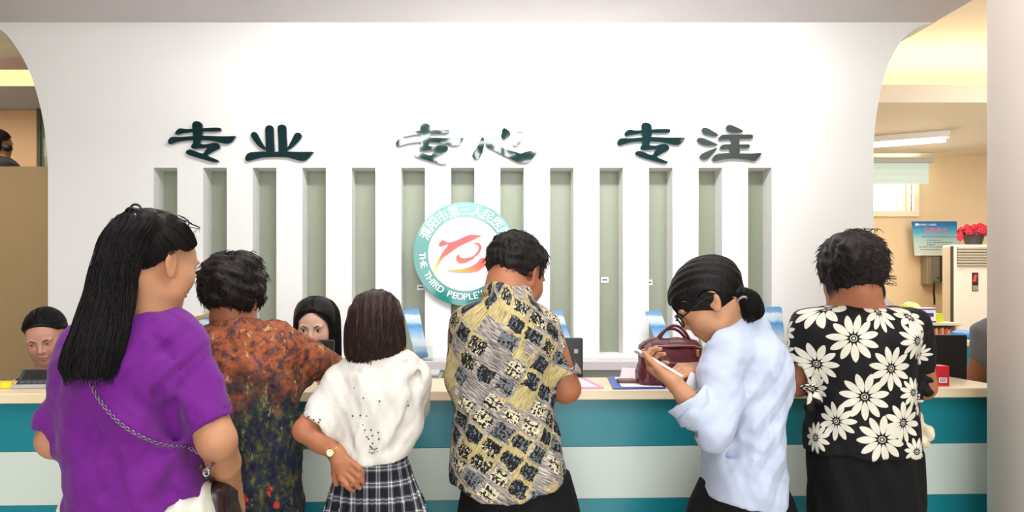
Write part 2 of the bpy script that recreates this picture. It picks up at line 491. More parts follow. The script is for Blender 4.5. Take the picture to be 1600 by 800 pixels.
# ------------------------------------------------------------------ setting
M_WALL = noisy('white_plaster', (240, 240, 238), (236, 235, 233), 2.5, .75, .05, 90)
M_CEIL = noisy('ceiling_paint', (224, 219, 221), (218, 213, 215), 3, .8, .05, 90)
M_CREAM = noisy('cream_paint', (234, 208, 168), (226, 198, 158), 3, .8, .05, 80)
M_CCL = noisy('cream_ceiling_paint', (246, 238, 220), (242, 232, 212), 3, .8, .05, 80)
M_TAN = noisy('tan_panel', (176, 152, 112), (168, 144, 104), 5, .6, .06, 60)
M_SALMON = noisy('salmon_paint', (232, 196, 160), (226, 188, 150), 4, .8, .05, 60)
M_LOBBY = noisy('lobby_wall_paint', (150, 146, 140), (140, 136, 132), 3, .8, .05, 60)
M_COLUMN = noisy('column_plaster', (250, 240, 232), (247, 236, 227), 3, .7, .06, 70)
M_FROST = noisy('frosted_niche_panel', (150, 156, 136), (140, 148, 129), 6, .35, .03, 40)
M_CHROME = mat('chrome', (200, 200, 205), .2, 1)
M_BLACK = mat('black_plastic', (22, 22, 24), .4)
M_DGREY = mat('dark_grey_plastic', (58, 60, 64), .4)
M_WHITE = mat('white_plastic', (232, 230, 226), .4)
M_PAPER = mat('white_paper', (238, 238, 238), .8)
M_GLASS = mat('clear_glass', (235, 245, 240), .02, trans=1)
M_GOLD = mat('gold_metal', (212, 170, 90), .25, 1)

# floor tiles
m, t, b = nmat('floor_tile', rgb=(190, 184, 174), rough=.25)
tc = t.new('ShaderNodeTexCoord').outputs['Object']
bk = t.new('ShaderNodeTexBrick', offset=0); t.link(tc, bk.inputs[0]); bk.inputs['Scale'].default_value = 1.0
bk.inputs['Brick Width'].default_value = .8; bk.inputs['Row Height'].default_value = .8; bk.inputs['Mortar Size'].default_value = .004
bk.inputs[1].default_value = lin((196, 190, 180))+(1,); bk.inputs[2].default_value = lin((188, 182, 172))+(1,); bk.inputs[3].default_value = lin((120, 115, 110))+(1,)
t.link(bk.outputs[0], b.inputs['Base Color'])
struct(bx('floor', -5, 5, -6, 7.4, -.1, 0, m))

DW = 4.2                                        # depth of the feature wall
def wx(px, d=DW): return (px-VX)/F*d
def wz(py, d=DW): return CAMZ+(VY-py)/F*d
ZC = wz(35); ZT = wz(262); ZB = wz(553)
NX = [240+77.4*i for i in range(13)]; NW = 37.0
bm = bmesh.new()
xl, xr = wx(75), wx(1365)
box(bm, xl, xr, DW, DW+.26, 0, ZB)
edges = [xl]+[v for n in NX for v in (wx(n), wx(n+NW))]+[xr]
for i in range(0, len(edges), 2): box(bm, edges[i], edges[i+1], DW, DW+.26, ZB, ZT)
Lc = catmull([(75, 262), (70, 205), (60, 155), (45, 110), (24, 72), (0, 46), (-40, 36), (-90, 34.5)], 5, False)
Rc = catmull([(1365, 262), (1366, 215), (1371, 168), (1381, 122), (1394, 88), (1410, 62), (1432, 44), (1462, 34.5)], 5, False)
pts = [(wx(p[0]), wz(p[1])) for p in Lc]+[(wx(-90), ZC+.02), (wx(1462), ZC+.02)]+[(wx(p[0]), wz(p[1])) for p in Rc[::-1]]
poly_prism(bm, pts, DW, DW+.26)
struct(bm_obj('wall_back', bm, M_WALL))
# frosted glazing at the back of the thirteen slots
bm = bmesh.new()
box(bm, wx(NX[0])-.03, wx(NX[-1]+NW)+.03, DW+.262, DW+.275, ZB-.03, ZT+.03)
struct(bm_obj('trim_1', bm, M_FROST))
for i, n in enumerate(NX):
    x0, x1 = wx(n), wx(n+NW)
    bm = bmesh.new(); box(bm, x0-.004, x1+.004, DW+.135, DW+.15, ZB-.004, ZT+.004)
    o = bm_obj('window_%d' % (i+1), bm, M_FROST); struct(o)
# soffit over the wall, upper lobby
bm = bmesh.new(); box(bm, -3.0, wx(1462), 3.2, 4.85, ZC, ZC+.3); struct(bm_obj('ceiling', bm, M_CEIL, bevel=.01))
struct(bx('wall_front_soffit', -5, 5, 3.06, 3.2, ZC+.0, 4.7, M_WALL))
struct(bx('ceiling_lobby', -5, 5, -6, 3.2, 4.7, 4.8, M_CEIL))
struct(bx('wall_left', -5.1, -5, -6, 7.4, 0, 4.8, M_LOBBY))
struct(bx('wall_right', 5, 5.1, -6, 7.4, 0, 4.8, M_LOBBY))
# entrance facade behind the camera: solid piers and lintel, a glazed entrance below and one window above
bm = bmesh.new()
for (a, c, z0, z1) in ((-5, -2.1, 0, 4.7), (3.9, 5, 0, 4.7), (-2.1, 3.9, 3.35, 3.5), (-2.1, -1.35, 3.5, 4.7), (1.25, 3.9, 3.5, 4.7), (-1.35, 1.25, 4.45, 4.7)):
    box(bm, a, c, -5.6, -5.4, z0, z1)
struct(bm_obj('wall_front', bm, M_LOBBY))
bm = bmesh.new()
for x in (-.25, .45): box(bm, x-.03, x+.03, -5.55, -5.45, 3.5, 4.45)
for x in (-.6, .9, 2.4): box(bm, x-.04, x+.04, -5.55, -5.45, 0, 3.35)
box(bm, -2.1, 3.9, -5.55, -5.45, 2.3, 2.38)
struct(bm_obj('window_20', bm, M_DGREY))
# upper ceilings behind the feature wall and the warm cove slab, right room
ZS = 2.6
struct(bx('ceiling_upper_right', wx(1462), 5, 3.2, 7.4, 3.06, 3.16, M_CCL))
struct(bx('ceiling_upper_left', -5, -3.0, 3.2, 7.4, 3.06, 3.16, M_CEIL))
struct(bx('ceiling_upper_middle', -3.0, wx(1462), 4.85, 7.4, 3.06, 3.16, M_CREAM))
struct(bx('ceiling_cove_slab', 1.6, 5, 5.13, 7.3, ZS, 2.715, M_CCL))
struct(bx('wall_cove_back', 1.6, 5, 6.3, 6.36, 2.715, 3.06, M_CCL))
struct(bx('ceiling_cove_slab_left', -5, -1.9, 4.72, 5.36, ZS, 2.66, M_CEIL))
# far wall with an opening for the window
DF = 7.2
fx = lambda px: wx(px, DF); fz = lambda py: wz(py, DF)
wx0, wx1, wz0, wz1 = fx(1300), fx(1425), fz(330), fz(262)
bm = bmesh.new()
box(bm, 1.6, wx0, DF, DF+.15, 0, 3.1); box(bm, wx1, 5, DF, DF+.15, 0, 3.1)
box(bm, wx0, wx1, DF, DF+.15, 0, wz0); box(bm, wx0, wx1, DF, DF+.15, wz1, 3.1)
struct(bm_obj('wall_back_right_room', bm, M_CREAM))
struct(bx('wall_back_left_room', -5, 1.6, 7.05, 7.2, 0, 3.1, M_SALMON))
struct(bx('wall_divider', 1.3, 1.6, 5.0, 7.1, 0, 3.06, M_CREAM))
# window: frame, mullion, glass, roller blind above
w = thing('window_21', ((wx0+wx1)/2, DF, wz0), None, None); w['kind'] = 'structure'
bm = bmesh.new()
M_WF = mat('window_frame_paint', (236, 224, 196), .5)
box(bm, wx0-.05, wx1+.05, DF-.03, DF+.02, wz0-.05, wz0); box(bm, wx1, wx1+.05, DF-.03, DF+.02, wz0, wz1+.04); box(bm, wx0-.05, wx0, DF-.03, DF+.02, wz0, wz1+.04)
for px in (1352, 1405, 1416): box(bm, fx(px)-.012, fx(px)+.012, DF+.04, DF+.09, wz0, wz1)
bm_obj('window_frame', bm, M_WF, w)
bx('glass_pane', wx0, wx1, DF+.1, DF+.106, wz0, wz1, M_GLASS, w)
M_SKYP = mat('bright_outdoor_light', (255, 255, 255), .5, emit=(255, 250, 235), es=1.6)
bx('daylight_panel', wx0, wx1, DF+.155, DF+.165, wz0, wz1, M_SKYP, w)
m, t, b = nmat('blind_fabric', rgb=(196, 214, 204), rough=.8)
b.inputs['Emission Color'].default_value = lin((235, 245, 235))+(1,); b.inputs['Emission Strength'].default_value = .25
bl = thing('window_blind', (fx(1380), DF-.1, fz(292)), 'pale green window blind with white head rail, rolled half down over window', 'blind')
bm = bmesh.new()
for i in range(7):
    z0 = fz(290)+i*(fz(258)-fz(290))/7; box(bm, fx(1300), fx(1440), DF-.11-.008*(i % 2), DF-.1-.008*(i % 2), z0, z0+(fz(258)-fz(290))/7+.002)
bm_obj('slat_panel', bm, m, bl)
bx('head_rail', fx(1300), fx(1444), DF-.16, DF-.08, fz(258), fz(250), mat('rail', (200, 205, 200), .4), bl, bevel=.005)

M_THIN = mat('matt_coated_glass', (240, 246, 242), .02, trans=1); M_THIN.node_tree.nodes['Principled BSDF'].inputs['IOR'].default_value = 1.06
# left side: tan half-height partition, post, glazing and lit cove face
DL = 5.3
struct(bx('wall_partition_left', -5, wx(110, DL), DL, DL+.08, 0, wz(260, DL), M_TAN))
struct(bx('trim_2', wx(57, DL), wx(62.5, DL), DL, DL+.06, wz(260, DL), ZS, noisy('bronze_post', (96, 92, 60), (82, 78, 52), 9, .4)))
m = mat('green_edge_glass', (200, 226, 206), .05, trans=.75)
struct(bx('window_22', wx(62.5, DL), wx(110, DL), DL+.02, DL+.03, wz(260, DL), ZS, m))
struct(bx('window_23', -5, wx(57, DL), DL+.02, DL+.026, wz(260, DL), ZS, M_THIN))
# lamps, a self-glowing cove face and an added housing
M_COVE = mat('glowing_cove_yellow', (255, 236, 150), .5, emit=(255, 236, 150), es=1.0)  # emission gives the left cove face its lit look; no lamp there
o = bx('cove_glow_strip', -5, -1.9, 4.70, 4.72, ZS+.004, wz(109, 4.7), M_COVE); tag(o, 'yellow cove face in the ceiling left of the white wall, its glow put into the material', 'light')
o = bx('cove_glow_strip', 1.7, 4.9, 6.24, 6.29, 2.73, 2.78, mat('cove_warm', (255, 210, 130), .5, emit=(255, 215, 140), es=4)); tag(o, 'warm cove light strip on the ceiling ledge of the right room', 'light')
area('cove_glow', (3.2, 5.7, 2.76), (math.pi, 0, 0), 3.0, .8, 9, (1, .90, .70))
fl = thing('ceiling_lamp', P(1420, 213, 6.2), 'white fluorescent batten lamp on the ceiling above the right room', 'lamp')
D = 6.0
q0, q1 = V(1368, 226, 5.9), V(1468, 206, 5.9*1.01)
dirv = Vector((1.0, .35, 0)).normalized(); ctr = Vector((fx(1410)*6.2/DF, 6.2, ZS))
Mx = Matrix.Translation(ctr) @ Matrix.Rotation(math.radians(-28), 4, 'Z')
bx('housing', -.32, .32, -.06, .06, -.05, -.001, M_WHITE, fl, .008, Mx)
bm = bmesh.new(); bmesh.ops.create_cone(bm, cap_ends=True, segments=16, radius1=.016, radius2=.016, depth=.58, matrix=Mx @ Matrix.Translation((0, 0, -.068)) @ Matrix.Rotation(R90, 4, 'Y'))
bm_obj('tube', bm, mat('fluorescent_tube', (255, 255, 255), .4, emit=(255, 250, 240), es=9), fl)
o = bx('added_fill_housing', -1.15, 1.85, 2.80, 2.885, 2.66, 2.86, M_WHITE, bevel=.01); tag(o, 'long white box added under the soffit edge to dress the unseen wall fill light', 'lamp')  # added housing, out of view, for the wall fill light
# round column
th = math.atan(797/F)+math.asin(.35/3.0)
cc = (3.0*math.sin(th), 3.0*math.cos(th))
bm = bmesh.new(); cyl(bm, (cc[0], cc[1], 2.35), .35, 4.7, seg=96); struct(bm_obj('column', bm, M_COLUMN, smooth=True))

# ------------------------------------------------------------------ reception counter (front slightly turned), worktop on top
def cyf(x): return 2.572+.046*x
ang = math.atan(.046)
MC = Matrix.Translation((0, 2.572, 0)) @ Matrix.Rotation(ang, 4, 'Z')
M_TEAL = noisy('teal_laminate', (22, 128, 140), (14, 118, 130), 3, .3, .02, 30)
M_LAMW = noisy('pale_green_laminate', (204, 216, 206), (196, 208, 200), 3, .35, .02, 30)
m, t, b = nmat('pale_wood_laminate', rgb=(226, 208, 172), rough=.35)
tc = t.new('ShaderNodeTexCoord').outputs['Object']
t.link(t.ramp(t.noise(t.scale(tc, (1, 14, 14)), 3, 4), [(.3, lin((226, 206, 168))), (.7, lin((238, 222, 190)))]), b.inputs['Base Color'])
M_WOOD = m
XL, XR = -2.25, 1.78
ct = thing('reception_counter', (0, 2.7, 0), 'long reception counter banded in teal and pale green below a wooden top', 'counter')
zs = [1.047, .892, .722, .557, .39, .225, .08]
for i in range(6):
    teal = i % 2 == 0
    bm = bmesh.new(); x = XL
    while x < XR-.01:
        x2 = min(x+1.22, XR); box(bm, x+.001, x2-.001, .02, .05, zs[i+1]+.001, zs[i], MC); x = x2
    bm_obj('teal_band' if teal else 'white_band', bm, M_TEAL if teal else M_LAMW, ct, bevel=.001)
bx('plinth', XL, XR, .06, .09, 0, .08, M_DGREY, ct, M=MC)
bx('carcass', XL, XR, .05, .28, .08, 1.046, mat('carcass_board', (206, 200, 190), .6), ct, M=MC)
wt = bx('countertop', XL, XR, 0, .36, 1.047, 1.08, M_WOOD, bevel=.004, M=MC)
tag(wt, 'pale wooden countertop running along the reception counter', 'countertop')
# staff desk behind, lower
dk = thing('staff_desk', (-.2, 3.1, 0), 'long low cream staff desk behind the reception counter', 'desk')
bx('desktop', -2.2, 1.75, 2.98, 3.28, .74, .77, M_WOOD, dk, .003)
for x in (-2.1, -.7, .5, 1.65): bx('support_panel', x-.015, x+.015, 3.0, 3.26, 0, .74, M_LAMW, dk)
lg = bx('wall_ledge', wx(105), wx(1350), 3.98, 4.198, 1.0, 1.045, noisy('ledge_white', (214, 208, 212), (206, 200, 206), 3, .5), bevel=.003)
tag(lg, 'narrow white ledge along the foot of the slotted white wall', 'ledge')
bx('bracket_panel', wx(105), wx(1350), 4.02, 4.198, 0, 1.0, M_LAMW, lg)

# ------------------------------------------------------------------ big glossy characters
m, t, b = nmat('teal_mirror_acrylic', rgb=(0, 40, 44), rough=.04, spec=1.0)
b.inputs['Coat Weight'].default_value = 1.0; b.inputs['Coat IOR'].default_value = 1.65; b.inputs['Coat Roughness'].default_value = .02
M_ACR = m
ZHUAN = [[(312,150),(325,130),(350,122),(385,132),(405,158),(406,230),(397,290),(388,328),(440,335),(505,322),(545,326),(568,352),(560,376),(520,398),(480,420),(455,440),(500,460),(540,478),(557,490),(540,500),(490,495),(400,470),(330,450),(275,430),(253,412),(262,392),(290,384),(330,395),(405,420),(430,395),(448,370),(400,373),(330,378),(302,363),(306,342),(320,318),(318,250),(313,190)],
 [(155,232),(170,205),(200,188),(260,195),(320,192),(440,185),(560,183),(577,200),(566,216),(500,219),(400,219),(320,222),(230,235),(170,248)],
 [(88,315),(97,288),(125,268),(200,268),(310,260),(420,256),(600,262),(707,260),(702,283),(675,318),(640,330),(590,325),(500,305),(400,298),(300,298),(200,310),(110,335)]]
YE = [[(800,470),(810,435),(840,412),(900,405),(985,402),(1060,405),(1110,402),(1190,402),(1300,405),(1425,406),(1410,435),(1375,475),(1330,490),(1260,475),(1180,455),(1050,452),(940,462),(870,480),(820,490)],
 [(985,190),(998,168),(1022,160),(1048,168),(1062,190),(1066,300),(1070,412),(1033,415),(996,412),(988,300)],
 [(1099,182),(1113,161),(1137,153),(1164,161),(1180,185),(1184,300),(1190,412),(1150,415),(1112,412),(1106,300)],
 [(852,250),(862,228),(888,222),(912,238),(940,290),(975,350),(1000,382),(975,386),(930,360),(885,310),(862,275)],
 [(1322,265),(1315,240),(1290,229),(1262,235),(1245,262),(1225,305),(1200,350),(1184,388),(1205,384),(1235,368),(1280,325),(1310,290)]]
XIN = [[(850,455),(862,425),(885,390),(915,340),(935,290),(950,282),(965,300),(960,360),(945,430),(915,478),(880,490),(857,478)],
 [(978,330),(985,298),(1005,285),(1030,290),(1048,325),(1080,350),(1130,378),(1190,402),(1260,420),(1310,436),(1345,425),(1400,412),(1472,402),(1463,432),(1430,480),(1390,515),(1340,525),(1285,518),(1230,495),(1180,468),(1100,430),(1030,392),(985,372)],
 [(1140,205),(1155,193),(1180,205),(1212,235),(1212,262),(1185,285),(1150,302),(1125,280),(1132,240)],
 [(1275,240),(1295,226),(1335,236),(1347,262),(1330,300),(1295,348),(1265,365),(1232,348),(1245,310),(1262,272)]]
ZHU = [[(915,200),(935,183),(970,187),(1020,215),(1070,248),(1045,260),(980,252),(930,238)],
 [(872,295),(890,276),(925,277),(980,298),(1060,336),(1035,345),(960,345),(893,328)],
 [(897,450),(915,425),(960,402),(1050,370),(1050,385),(1012,430),(970,470),(930,478),(905,468)],
 [(1140,185),(1155,160),(1185,158),(1235,178),(1295,210),(1280,225),(1220,230),(1155,218)],
 [(1070,290),(1085,262),(1120,247),(1250,247),(1375,247),(1387,265),(1375,283),(1262,284),(1180,288),(1082,298)],
 [(1085,372),(1095,348),(1130,336),(1240,337),(1345,337),(1357,352),(1345,369),(1260,372),(1170,376),(1095,382)],
 [(1184,290),(1190,270),(1225,262),(1258,268),(1262,290),(1262,350),(1263,420),(1220,430),(1176,420),(1184,350)],
 [(1012,480),(1025,450),(1060,425),(1180,415),(1270,420),(1380,420),(1460,416),(1455,440),(1420,478),(1395,490),(1340,480),(1250,468),(1150,470),(1080,482),(1030,492)]]
def sharpish(pts):      # keep corners, smooth curves
    return catmull(pts, 4, True)
def character(strokes, ox, oy, sc, label, ax_=0, ay_=0):
    bm = bmesh.new()
    for i, s in enumerate(strokes):
        pl = [(wx(ox+(p[0]+ax_)/sc), wz(oy+(p[1]+ay_)/sc)) for p in sharpish(s)]
        poly_prism(bm, pl, DW-.022-.0004*i, DW-.001)
    o = bm_obj('wall_character', bm, M_ACR); tag(o, label, 'wall lettering', 'raised characters on the white wall'); return o
character(ZHUAN, 250, 170, 5.926, 'glossy dark teal Chinese character on the wall, leftmost of the six')
character(YE, 250, 170, 5.926, 'teal Chinese character with two upright bars and two side dots, second from left')
character(ZHUAN, 604.4, 173, 5.926, 'glossy teal character with bright reflections, above the emblem and left of its centre')
character(XIN, 600, 170, 6.154, 'teal Chinese character of dots and a hook above the emblem, fourth from left')
character(ZHUAN, 948.3, 172, 5.926, 'glossy dark teal Chinese character, fifth from left, above the burgundy bag')
character(ZHU, 940, 170, 5.926, 'teal Chinese character with three left dots, rightmost of the six')

# ------------------------------------------------------------------ emblem
EC = (727.0, 397.0); YE0 = DW-.03
em = thing('round_emblem', (wx(EC[0]), DW-.02, wz(EC[1]+81)), 'round teal and white hospital emblem with red and yellow swirl on the wall', 'emblem')
m, t, b = nmat('emblem_teal_gloss', rgb=(20, 132, 124), rough=.08, spec=.6)
M_RING = m
M_EW = mat('emblem_white', (244, 244, 244), .2)
def disc(bm, r0, r1, y0, y1, seg=96):
    c = Vector((wx(EC[0]), 0, wz(EC[1])));
    ro = [r1*(80.5/81), r1]
    for i in range(seg):
        a, b_ = 2*math.pi*i/seg, 2*math.pi*(i+1)/seg
        def v(r, an, y): return bm.verts.new((c.x+r*math.cos(an), y, c.z+r*math.sin(an)))
        if r0 > 0:
            for y, fl in ((y0, 0), (y1, 1)): bm.faces.new((v(r0, a, y), v(r1, a, y), v(r1, b_, y), v(r0, b_, y)))
        else:
            bm.faces.new((v(0, 0, y0), v(r1, a, y0), v(r1, b_, y0)))
        bm.faces.new((v(r1, a, y0), v(r1, b_, y0), v(r1, b_, y1), v(r1, a, y1)))
    bmesh.ops.remove_doubles(bm, verts=bm.verts, dist=1e-5)
pm = DW/F
bm = bmesh.new(); disc(bm, 57.5*pm, 80.5*pm, YE0, DW-.001); bm_obj('ring', bm, M_RING, em)
bm = bmesh.new(); disc(bm, 0, 57.6*pm, YE0+.003, DW-.001); bm_obj('disc', bm, M_EW, em)
# swirl (traced in an 8x view whose corner is at 660,350)
m, t, b = nmat('swirl_red_to_yellow', rgb=(230, 80, 60), rough=.3)
g = t.new('ShaderNodeNewGeometry').outputs['Position']; sp = t.new('ShaderNodeSeparateXYZ'); t.link(g, sp.inputs[0])
f = t.m('ADD', t.m('MULTIPLY', t.m('SUBTRACT', wz(395), sp.outputs['Z']), 6.5), t.m('MULTIPLY', t.m('SUBTRACT', wx(725), sp.outputs['X']), 2.4))
t.link(t.ramp(f, [(0.0, lin((235, 72, 70))), (.35, lin((238, 90, 60))), (.62, lin((245, 150, 50))), (1, lin((252, 222, 40)))]), b.inputs['Base Color'])
SW = [[(205,262),(225,232),(265,205),(300,228),(360,232),(440,205),(520,165),(590,142),(680,142),(735,150),(690,172),(610,212),(520,250),(430,300),(360,350),(300,395),(250,440),(215,500),(175,570),(150,632),(148,590),(170,520),(210,440),(262,345),(330,262),(275,268),(235,280)],
 [(640,242),(690,238),(728,262),(742,300),(722,345),(690,385),(640,418),(570,445),(500,452),(440,440),(425,420),(440,395),(478,378),(460,402),(490,425),(560,430),(620,412),(670,372),(700,320),(700,272),(670,250)],
 [(425,430),(500,440),(600,420),(650,425),(600,452),(540,480),(480,488),(440,470)],
 [(735,430),(838,436),(815,480),(760,540),(690,588),(600,602),(500,603),(400,595),(320,576),(420,570),(520,560),(610,532),(680,488)]]
bm = bmesh.new()
for i, s in enumerate(SW):
    poly_prism(bm, [(wx(660+p[0]/8), wz(350+p[1]/8)) for p in catmull(s, 3)], YE0-.004-.0003*i, YE0+.002)
bm_obj('swirl_mark', bm, m, em)
def text_mesh(body, size, extrude=.001):
    cu = bpy.data.curves.new('t', 'FONT'); cu.body = body; cu.size = size; cu.extrude = extrude; cu.align_x = 'CENTER'
    o = bpy.data.objects.new('t', cu); COL.objects.link(o); dg = bpy.context.evaluated_depsgraph_get(); dg.update()
    me = bpy.data.meshes.new_from_object(o.evaluated_get(dg)); vs = np.array([v.co[:] for v in me.vertices]) if len(me.vertices) else np.zeros((0, 3))
    fs = [tuple(p.vertices) for p in me.polygons]
    bpy.data.objects.remove(o); bpy.data.curves.remove(cu); bpy.data.meshes.remove(me)
    return vs, fs
def ring_text(name, body, angs, r, size, inward, bold=0.0):
    """one glyph per angle, standing on the circle; angles in degrees, 90 = top"""
    V_, F_ = [], []
    for ch, an in zip(body, angs):
        if ch == ' ': continue
        vs, fs = text_mesh(ch, size)
        if not len(vs): continue
        cx_, cy_ = (vs[:, 0].max()+vs[:, 0].min())/2, (vs[:, 1].max()+vs[:, 1].min())/2
        if ch == "'": cy_ -= size*.25
        a = math.radians(an); rot = a-math.pi/2 if not inward else a+math.pi/2
        c, s = math.cos(rot), math.sin(rot); off = len(V_)
        for dx in ((0, bold) if bold else (0,)):
            off = len(V_)
            for x, y, z in vs:
                x, y = x-cx_+dx, y-cy_
                V_.append((wx(EC[0])+r*math.cos(a)+x*c-y*s, YE0-.0015-z*.6-dx*.1, wz(EC[1])+r*math.sin(a)+x*s+y*c))
            F_ += [tuple(i+off for i in f) for f in fs]
    return mesh_obj(name, V_, F_, M_EW, em)
cn = '濮阳市第三人民医院'
ring_text('chinese_lettering', cn, [152.5-i*15.6 for i in range(9)], 68.5*pm, 19*pm, False, .0016)
en = "THE THIRD PEOPLE'S HOSPITAL"
ang_ = []; a = 178.0
wdt = {'I': 4.2, ' ': 6.0, "'": 3.6, 'T': 6.9, 'E': 6.6, 'L': 6.3}
for ch in en:
    w_ = wdt.get(ch, 7.6); ang_.append(a+w_/2); a += w_
ring_text('english_lettering', en, ang_, 66.5*pm, 14.5*pm, True, .0016)
# small tags on the slot glazing
for px, py, lb in ((655, 449, 'small white tag on the slot glazing left of the emblem'), (951, 437, 'small white tag on the slot glazing right of the printed shirt man'),
                   (1022, 441, 'small white tag on the slot glazing above the burgundy handbag'), (1175, 443, 'small white tag on the rightmost slot glazing')):
    o = bx('wall_tag', wx(px-6), wx(px+6), DW+.128, DW+.1349, wz(py+4.5), wz(py-4.5), M_PAPER); tag(o, lb, 'tag', 'small tags in the wall slots')
    bx('print', wx(px-4), wx(px+4), DW+.1272, DW+.1279, wz(py+1), wz(py-1), M_DGREY, o)
# ------------------------------------------------------------------ people: builders
def skin(name, rgb):
    m, t, b = nmat(name, rgb=rgb, rough=.5, spec=.4, sss=.12)
    a = t.new('ShaderNodeAttribute', attribute_name='tint'); tc = t.new('ShaderNodeTexCoord').outputs['Object']
    base = t.mix(t.noise(tc, 14, 3), lin(rgb), lin(tuple(int(x*.94) for x in rgb)))
    mx = t.new('ShaderNodeMix', data_type='RGBA', blend_type='MULTIPLY'); mx.inputs['Factor'].default_value = 1
    t.link(base, mx.inputs[6]); t.link(a.outputs['Color'], mx.inputs[7]); t.link(mx.outputs[2], b.inputs['Base Color'])
    b.inputs['Subsurface Radius'].default_value = (1, .35, .2)
    t.link(t.bump(t.noise(tc, 180, 3), .08, .002), b.inputs['Normal'])
    return m
def hairmat(name, rgb=(12, 10, 10), rgb2=(26, 22, 21), stretch=(1, 1, .06), scale=220, rough=.5):
    m, t, b = nmat(name, rgb=rgb, rough=rough, spec=.22)
    tc = t.new('ShaderNodeTexCoord').outputs['Object']; n = t.noise(t.scale(tc, stretch), scale, 3, .6)
    t.link(t.mix(t.step(n, .45, .75), lin(rgb), lin(rgb2)), b.inputs['Base Color'])
    t.link(t.bump(n, .5, .004), b.inputs['Normal']); return m
def headR(th, ph, roll=0):
    t, p, r = math.radians(th), math.radians(ph), math.radians(roll)
    fw = np.array([math.sin(t)*math.cos(p), math.cos(t)*math.cos(p), -math.sin(p)])
    rt = np.array([math.cos(t), -math.sin(t), 0.0]); up = np.cross(rt, fw)
    if roll:
        rt, up = rt*math.cos(r)+up*math.sin(r), up*math.cos(r)-rt*math.sin(r)
    return np.stack([rt, fw, up], 1)
def head(C, R, s=1.0, ears=True, male=False, jaw=1.0):
    L = lambda *p: C+R@(np.array(p, float)*s)
    E = lambda c, r, k=.02, op='u', Q=None: ell(L(*c), np.array(r)*s, R if Q is None else R@Q, k*s, op)
    sh = [E((0, -.012, .033), (.073, .092, .083)), E((0, .028, -.032), (.059*jaw, .060, .078), .03),
          E((0, .060, -.088), (.024*jaw, .022, .020), .03), E((0, .064, .028), (.046, .018, .026), .03)]
    for q in (-1, 1):
        sh += [E((q*.034, .054, -.028), (.027, .028, .028), .03), E((q*.040, .020, -.072), (.020*jaw, .032, .020), .03)]
    for q in (-1, 1):
        sh += [E((q*.031, .097, .001), (.017, .014, .011), .014, 's')]
        sh += [E((q*.031, .076, .000), (.017, .012, .012), .006)]
        sh += [E((q*.031, .084, .018), (.019, .008, .005), .012)]
    sh += [rc(L(0, .084, .012), L(0, .101, -.026), .0065*s, .0100*s, .012*s)]
    for q in (-1, 1): sh += [E((q*.011, .091, -.031), (.0075, .010, .0075), .006)]
    sh += [E((0, .085, -.046), (.020, .008, .010), .01)]
    sh += [E((0, .0885, -.0555), (.022, .0085, .0050), .003), E((0, .0875, -.0655), (.018, .0085, .0060), .003)]
    sh += [E((0, .099, -.0602), (.022, .006, .0012), .003, 's')]
    if ears:
        for q in (-1, 1):
            a = math.radians(18)*q; Q = np.array([[math.cos(a), -math.sin(a), 0], [math.sin(a), math.cos(a), 0], [0, 0, 1]])
            Q = Q@np.array([[1, 0, 0], [0, math.cos(.2), -math.sin(.2)], [0, math.sin(.2), math.cos(.2)]])
            sh += [E((q*.075, -.006, -.006), (.0065, .019, .031), .006, 'u', Q), E((q*.074, -.001, -.030), (.006, .010, .012), .006, 'u')]
            sh += [E((q*.083, -.001, -.002), (.006, .011, .018), .004, 's', Q)]
    return sh
def face_tint(C, R, s=1.0, lip=(.82, .42, .42), extra=None):
    def f(v):
        q = (v-C)@R/s; c = np.ones((len(v), 3))
        ml = np.exp(-(((q[:, 0])/.019)**4+((q[:, 2]+.0605)/.0085)**4))*(q[:, 1] > .07)
        ck = np.exp(-(((np.abs(q[:, 0])-.04)/.018)**2+((q[:, 2]+.028)/.018)**2))*(q[:, 1] > .03)*.5
        c = c*(1-ml[:, None])+np.array(lip)*ml[:, None]
        c = c*(1-ck[:, None]*(1-np.array([1., .84, .82])))
        if extra is not None: c = extra(v, c)
        return c
    return f
def eyes(C, R, s, parent, open_=1.0, brow=(30, 24, 22), M_iris=None):
    L = lambda *p: C+R@(np.array(p, float)*s)
    for q in (-1, 1):
        bm = bmesh.new(); bmesh.ops.create_uvsphere(bm, u_segments=20, v_segments=12, radius=.0125*s)
        Mt = Matrix([[*R[i], L(q*.031, .0785, .0005)[i]] for i in range(3)]+[[0, 0, 0, 1]])
        bmesh.ops.transform(bm, matrix=Mt @ Matrix.Diagonal((1.12, .9, .42*open_, 1)), verts=bm.verts)
        e = bm_obj('eye', bm, M_EYEW, parent, smooth=True)
        bm = bmesh.new(); bmesh.ops.create_uvsphere(bm, u_segments=16, v_segments=10, radius=.0058*s)
        Mt = Matrix([[*R[i], L(q*.031, .0868, .0003)[i]] for i in range(3)]+[[0, 0, 0, 1]])
        bmesh.ops.transform(bm, matrix=Mt @ Matrix.Diagonal((1, .6, .85*open_, 1)), verts=bm.verts)
        bm_obj('iris', bm, M_IRIS, e, smooth=True)
        pts = [L(q*(.031+d), .0905-.0000-abs(d)*.32+(.001 if d < 0 else 0)-max(d, 0)*.25, .0048*open_-.9*abs(d)**1.5+.0015) for d in (-.014, -.009, -.003, .004, .010, .0155)]
        tube('upper_eyelash', pts, [.0003*s, .0009*s, .0012*s, .0012*s, .001*s, .0005*s], M_BROW, parent, 6)
        pts = [L(q*(.031+d), .0935-.6*max(d, 0)-.1*abs(d), .0215-22*(d-.004)**2) for d in (-.017, -.010, -.002, .006, .013, .019)]
        tube('eyebrow', pts, [.0010*s, .0021*s, .0022*s, .0019*s, .0014*s, .0005*s], M_BROW, parent, 6, .6)
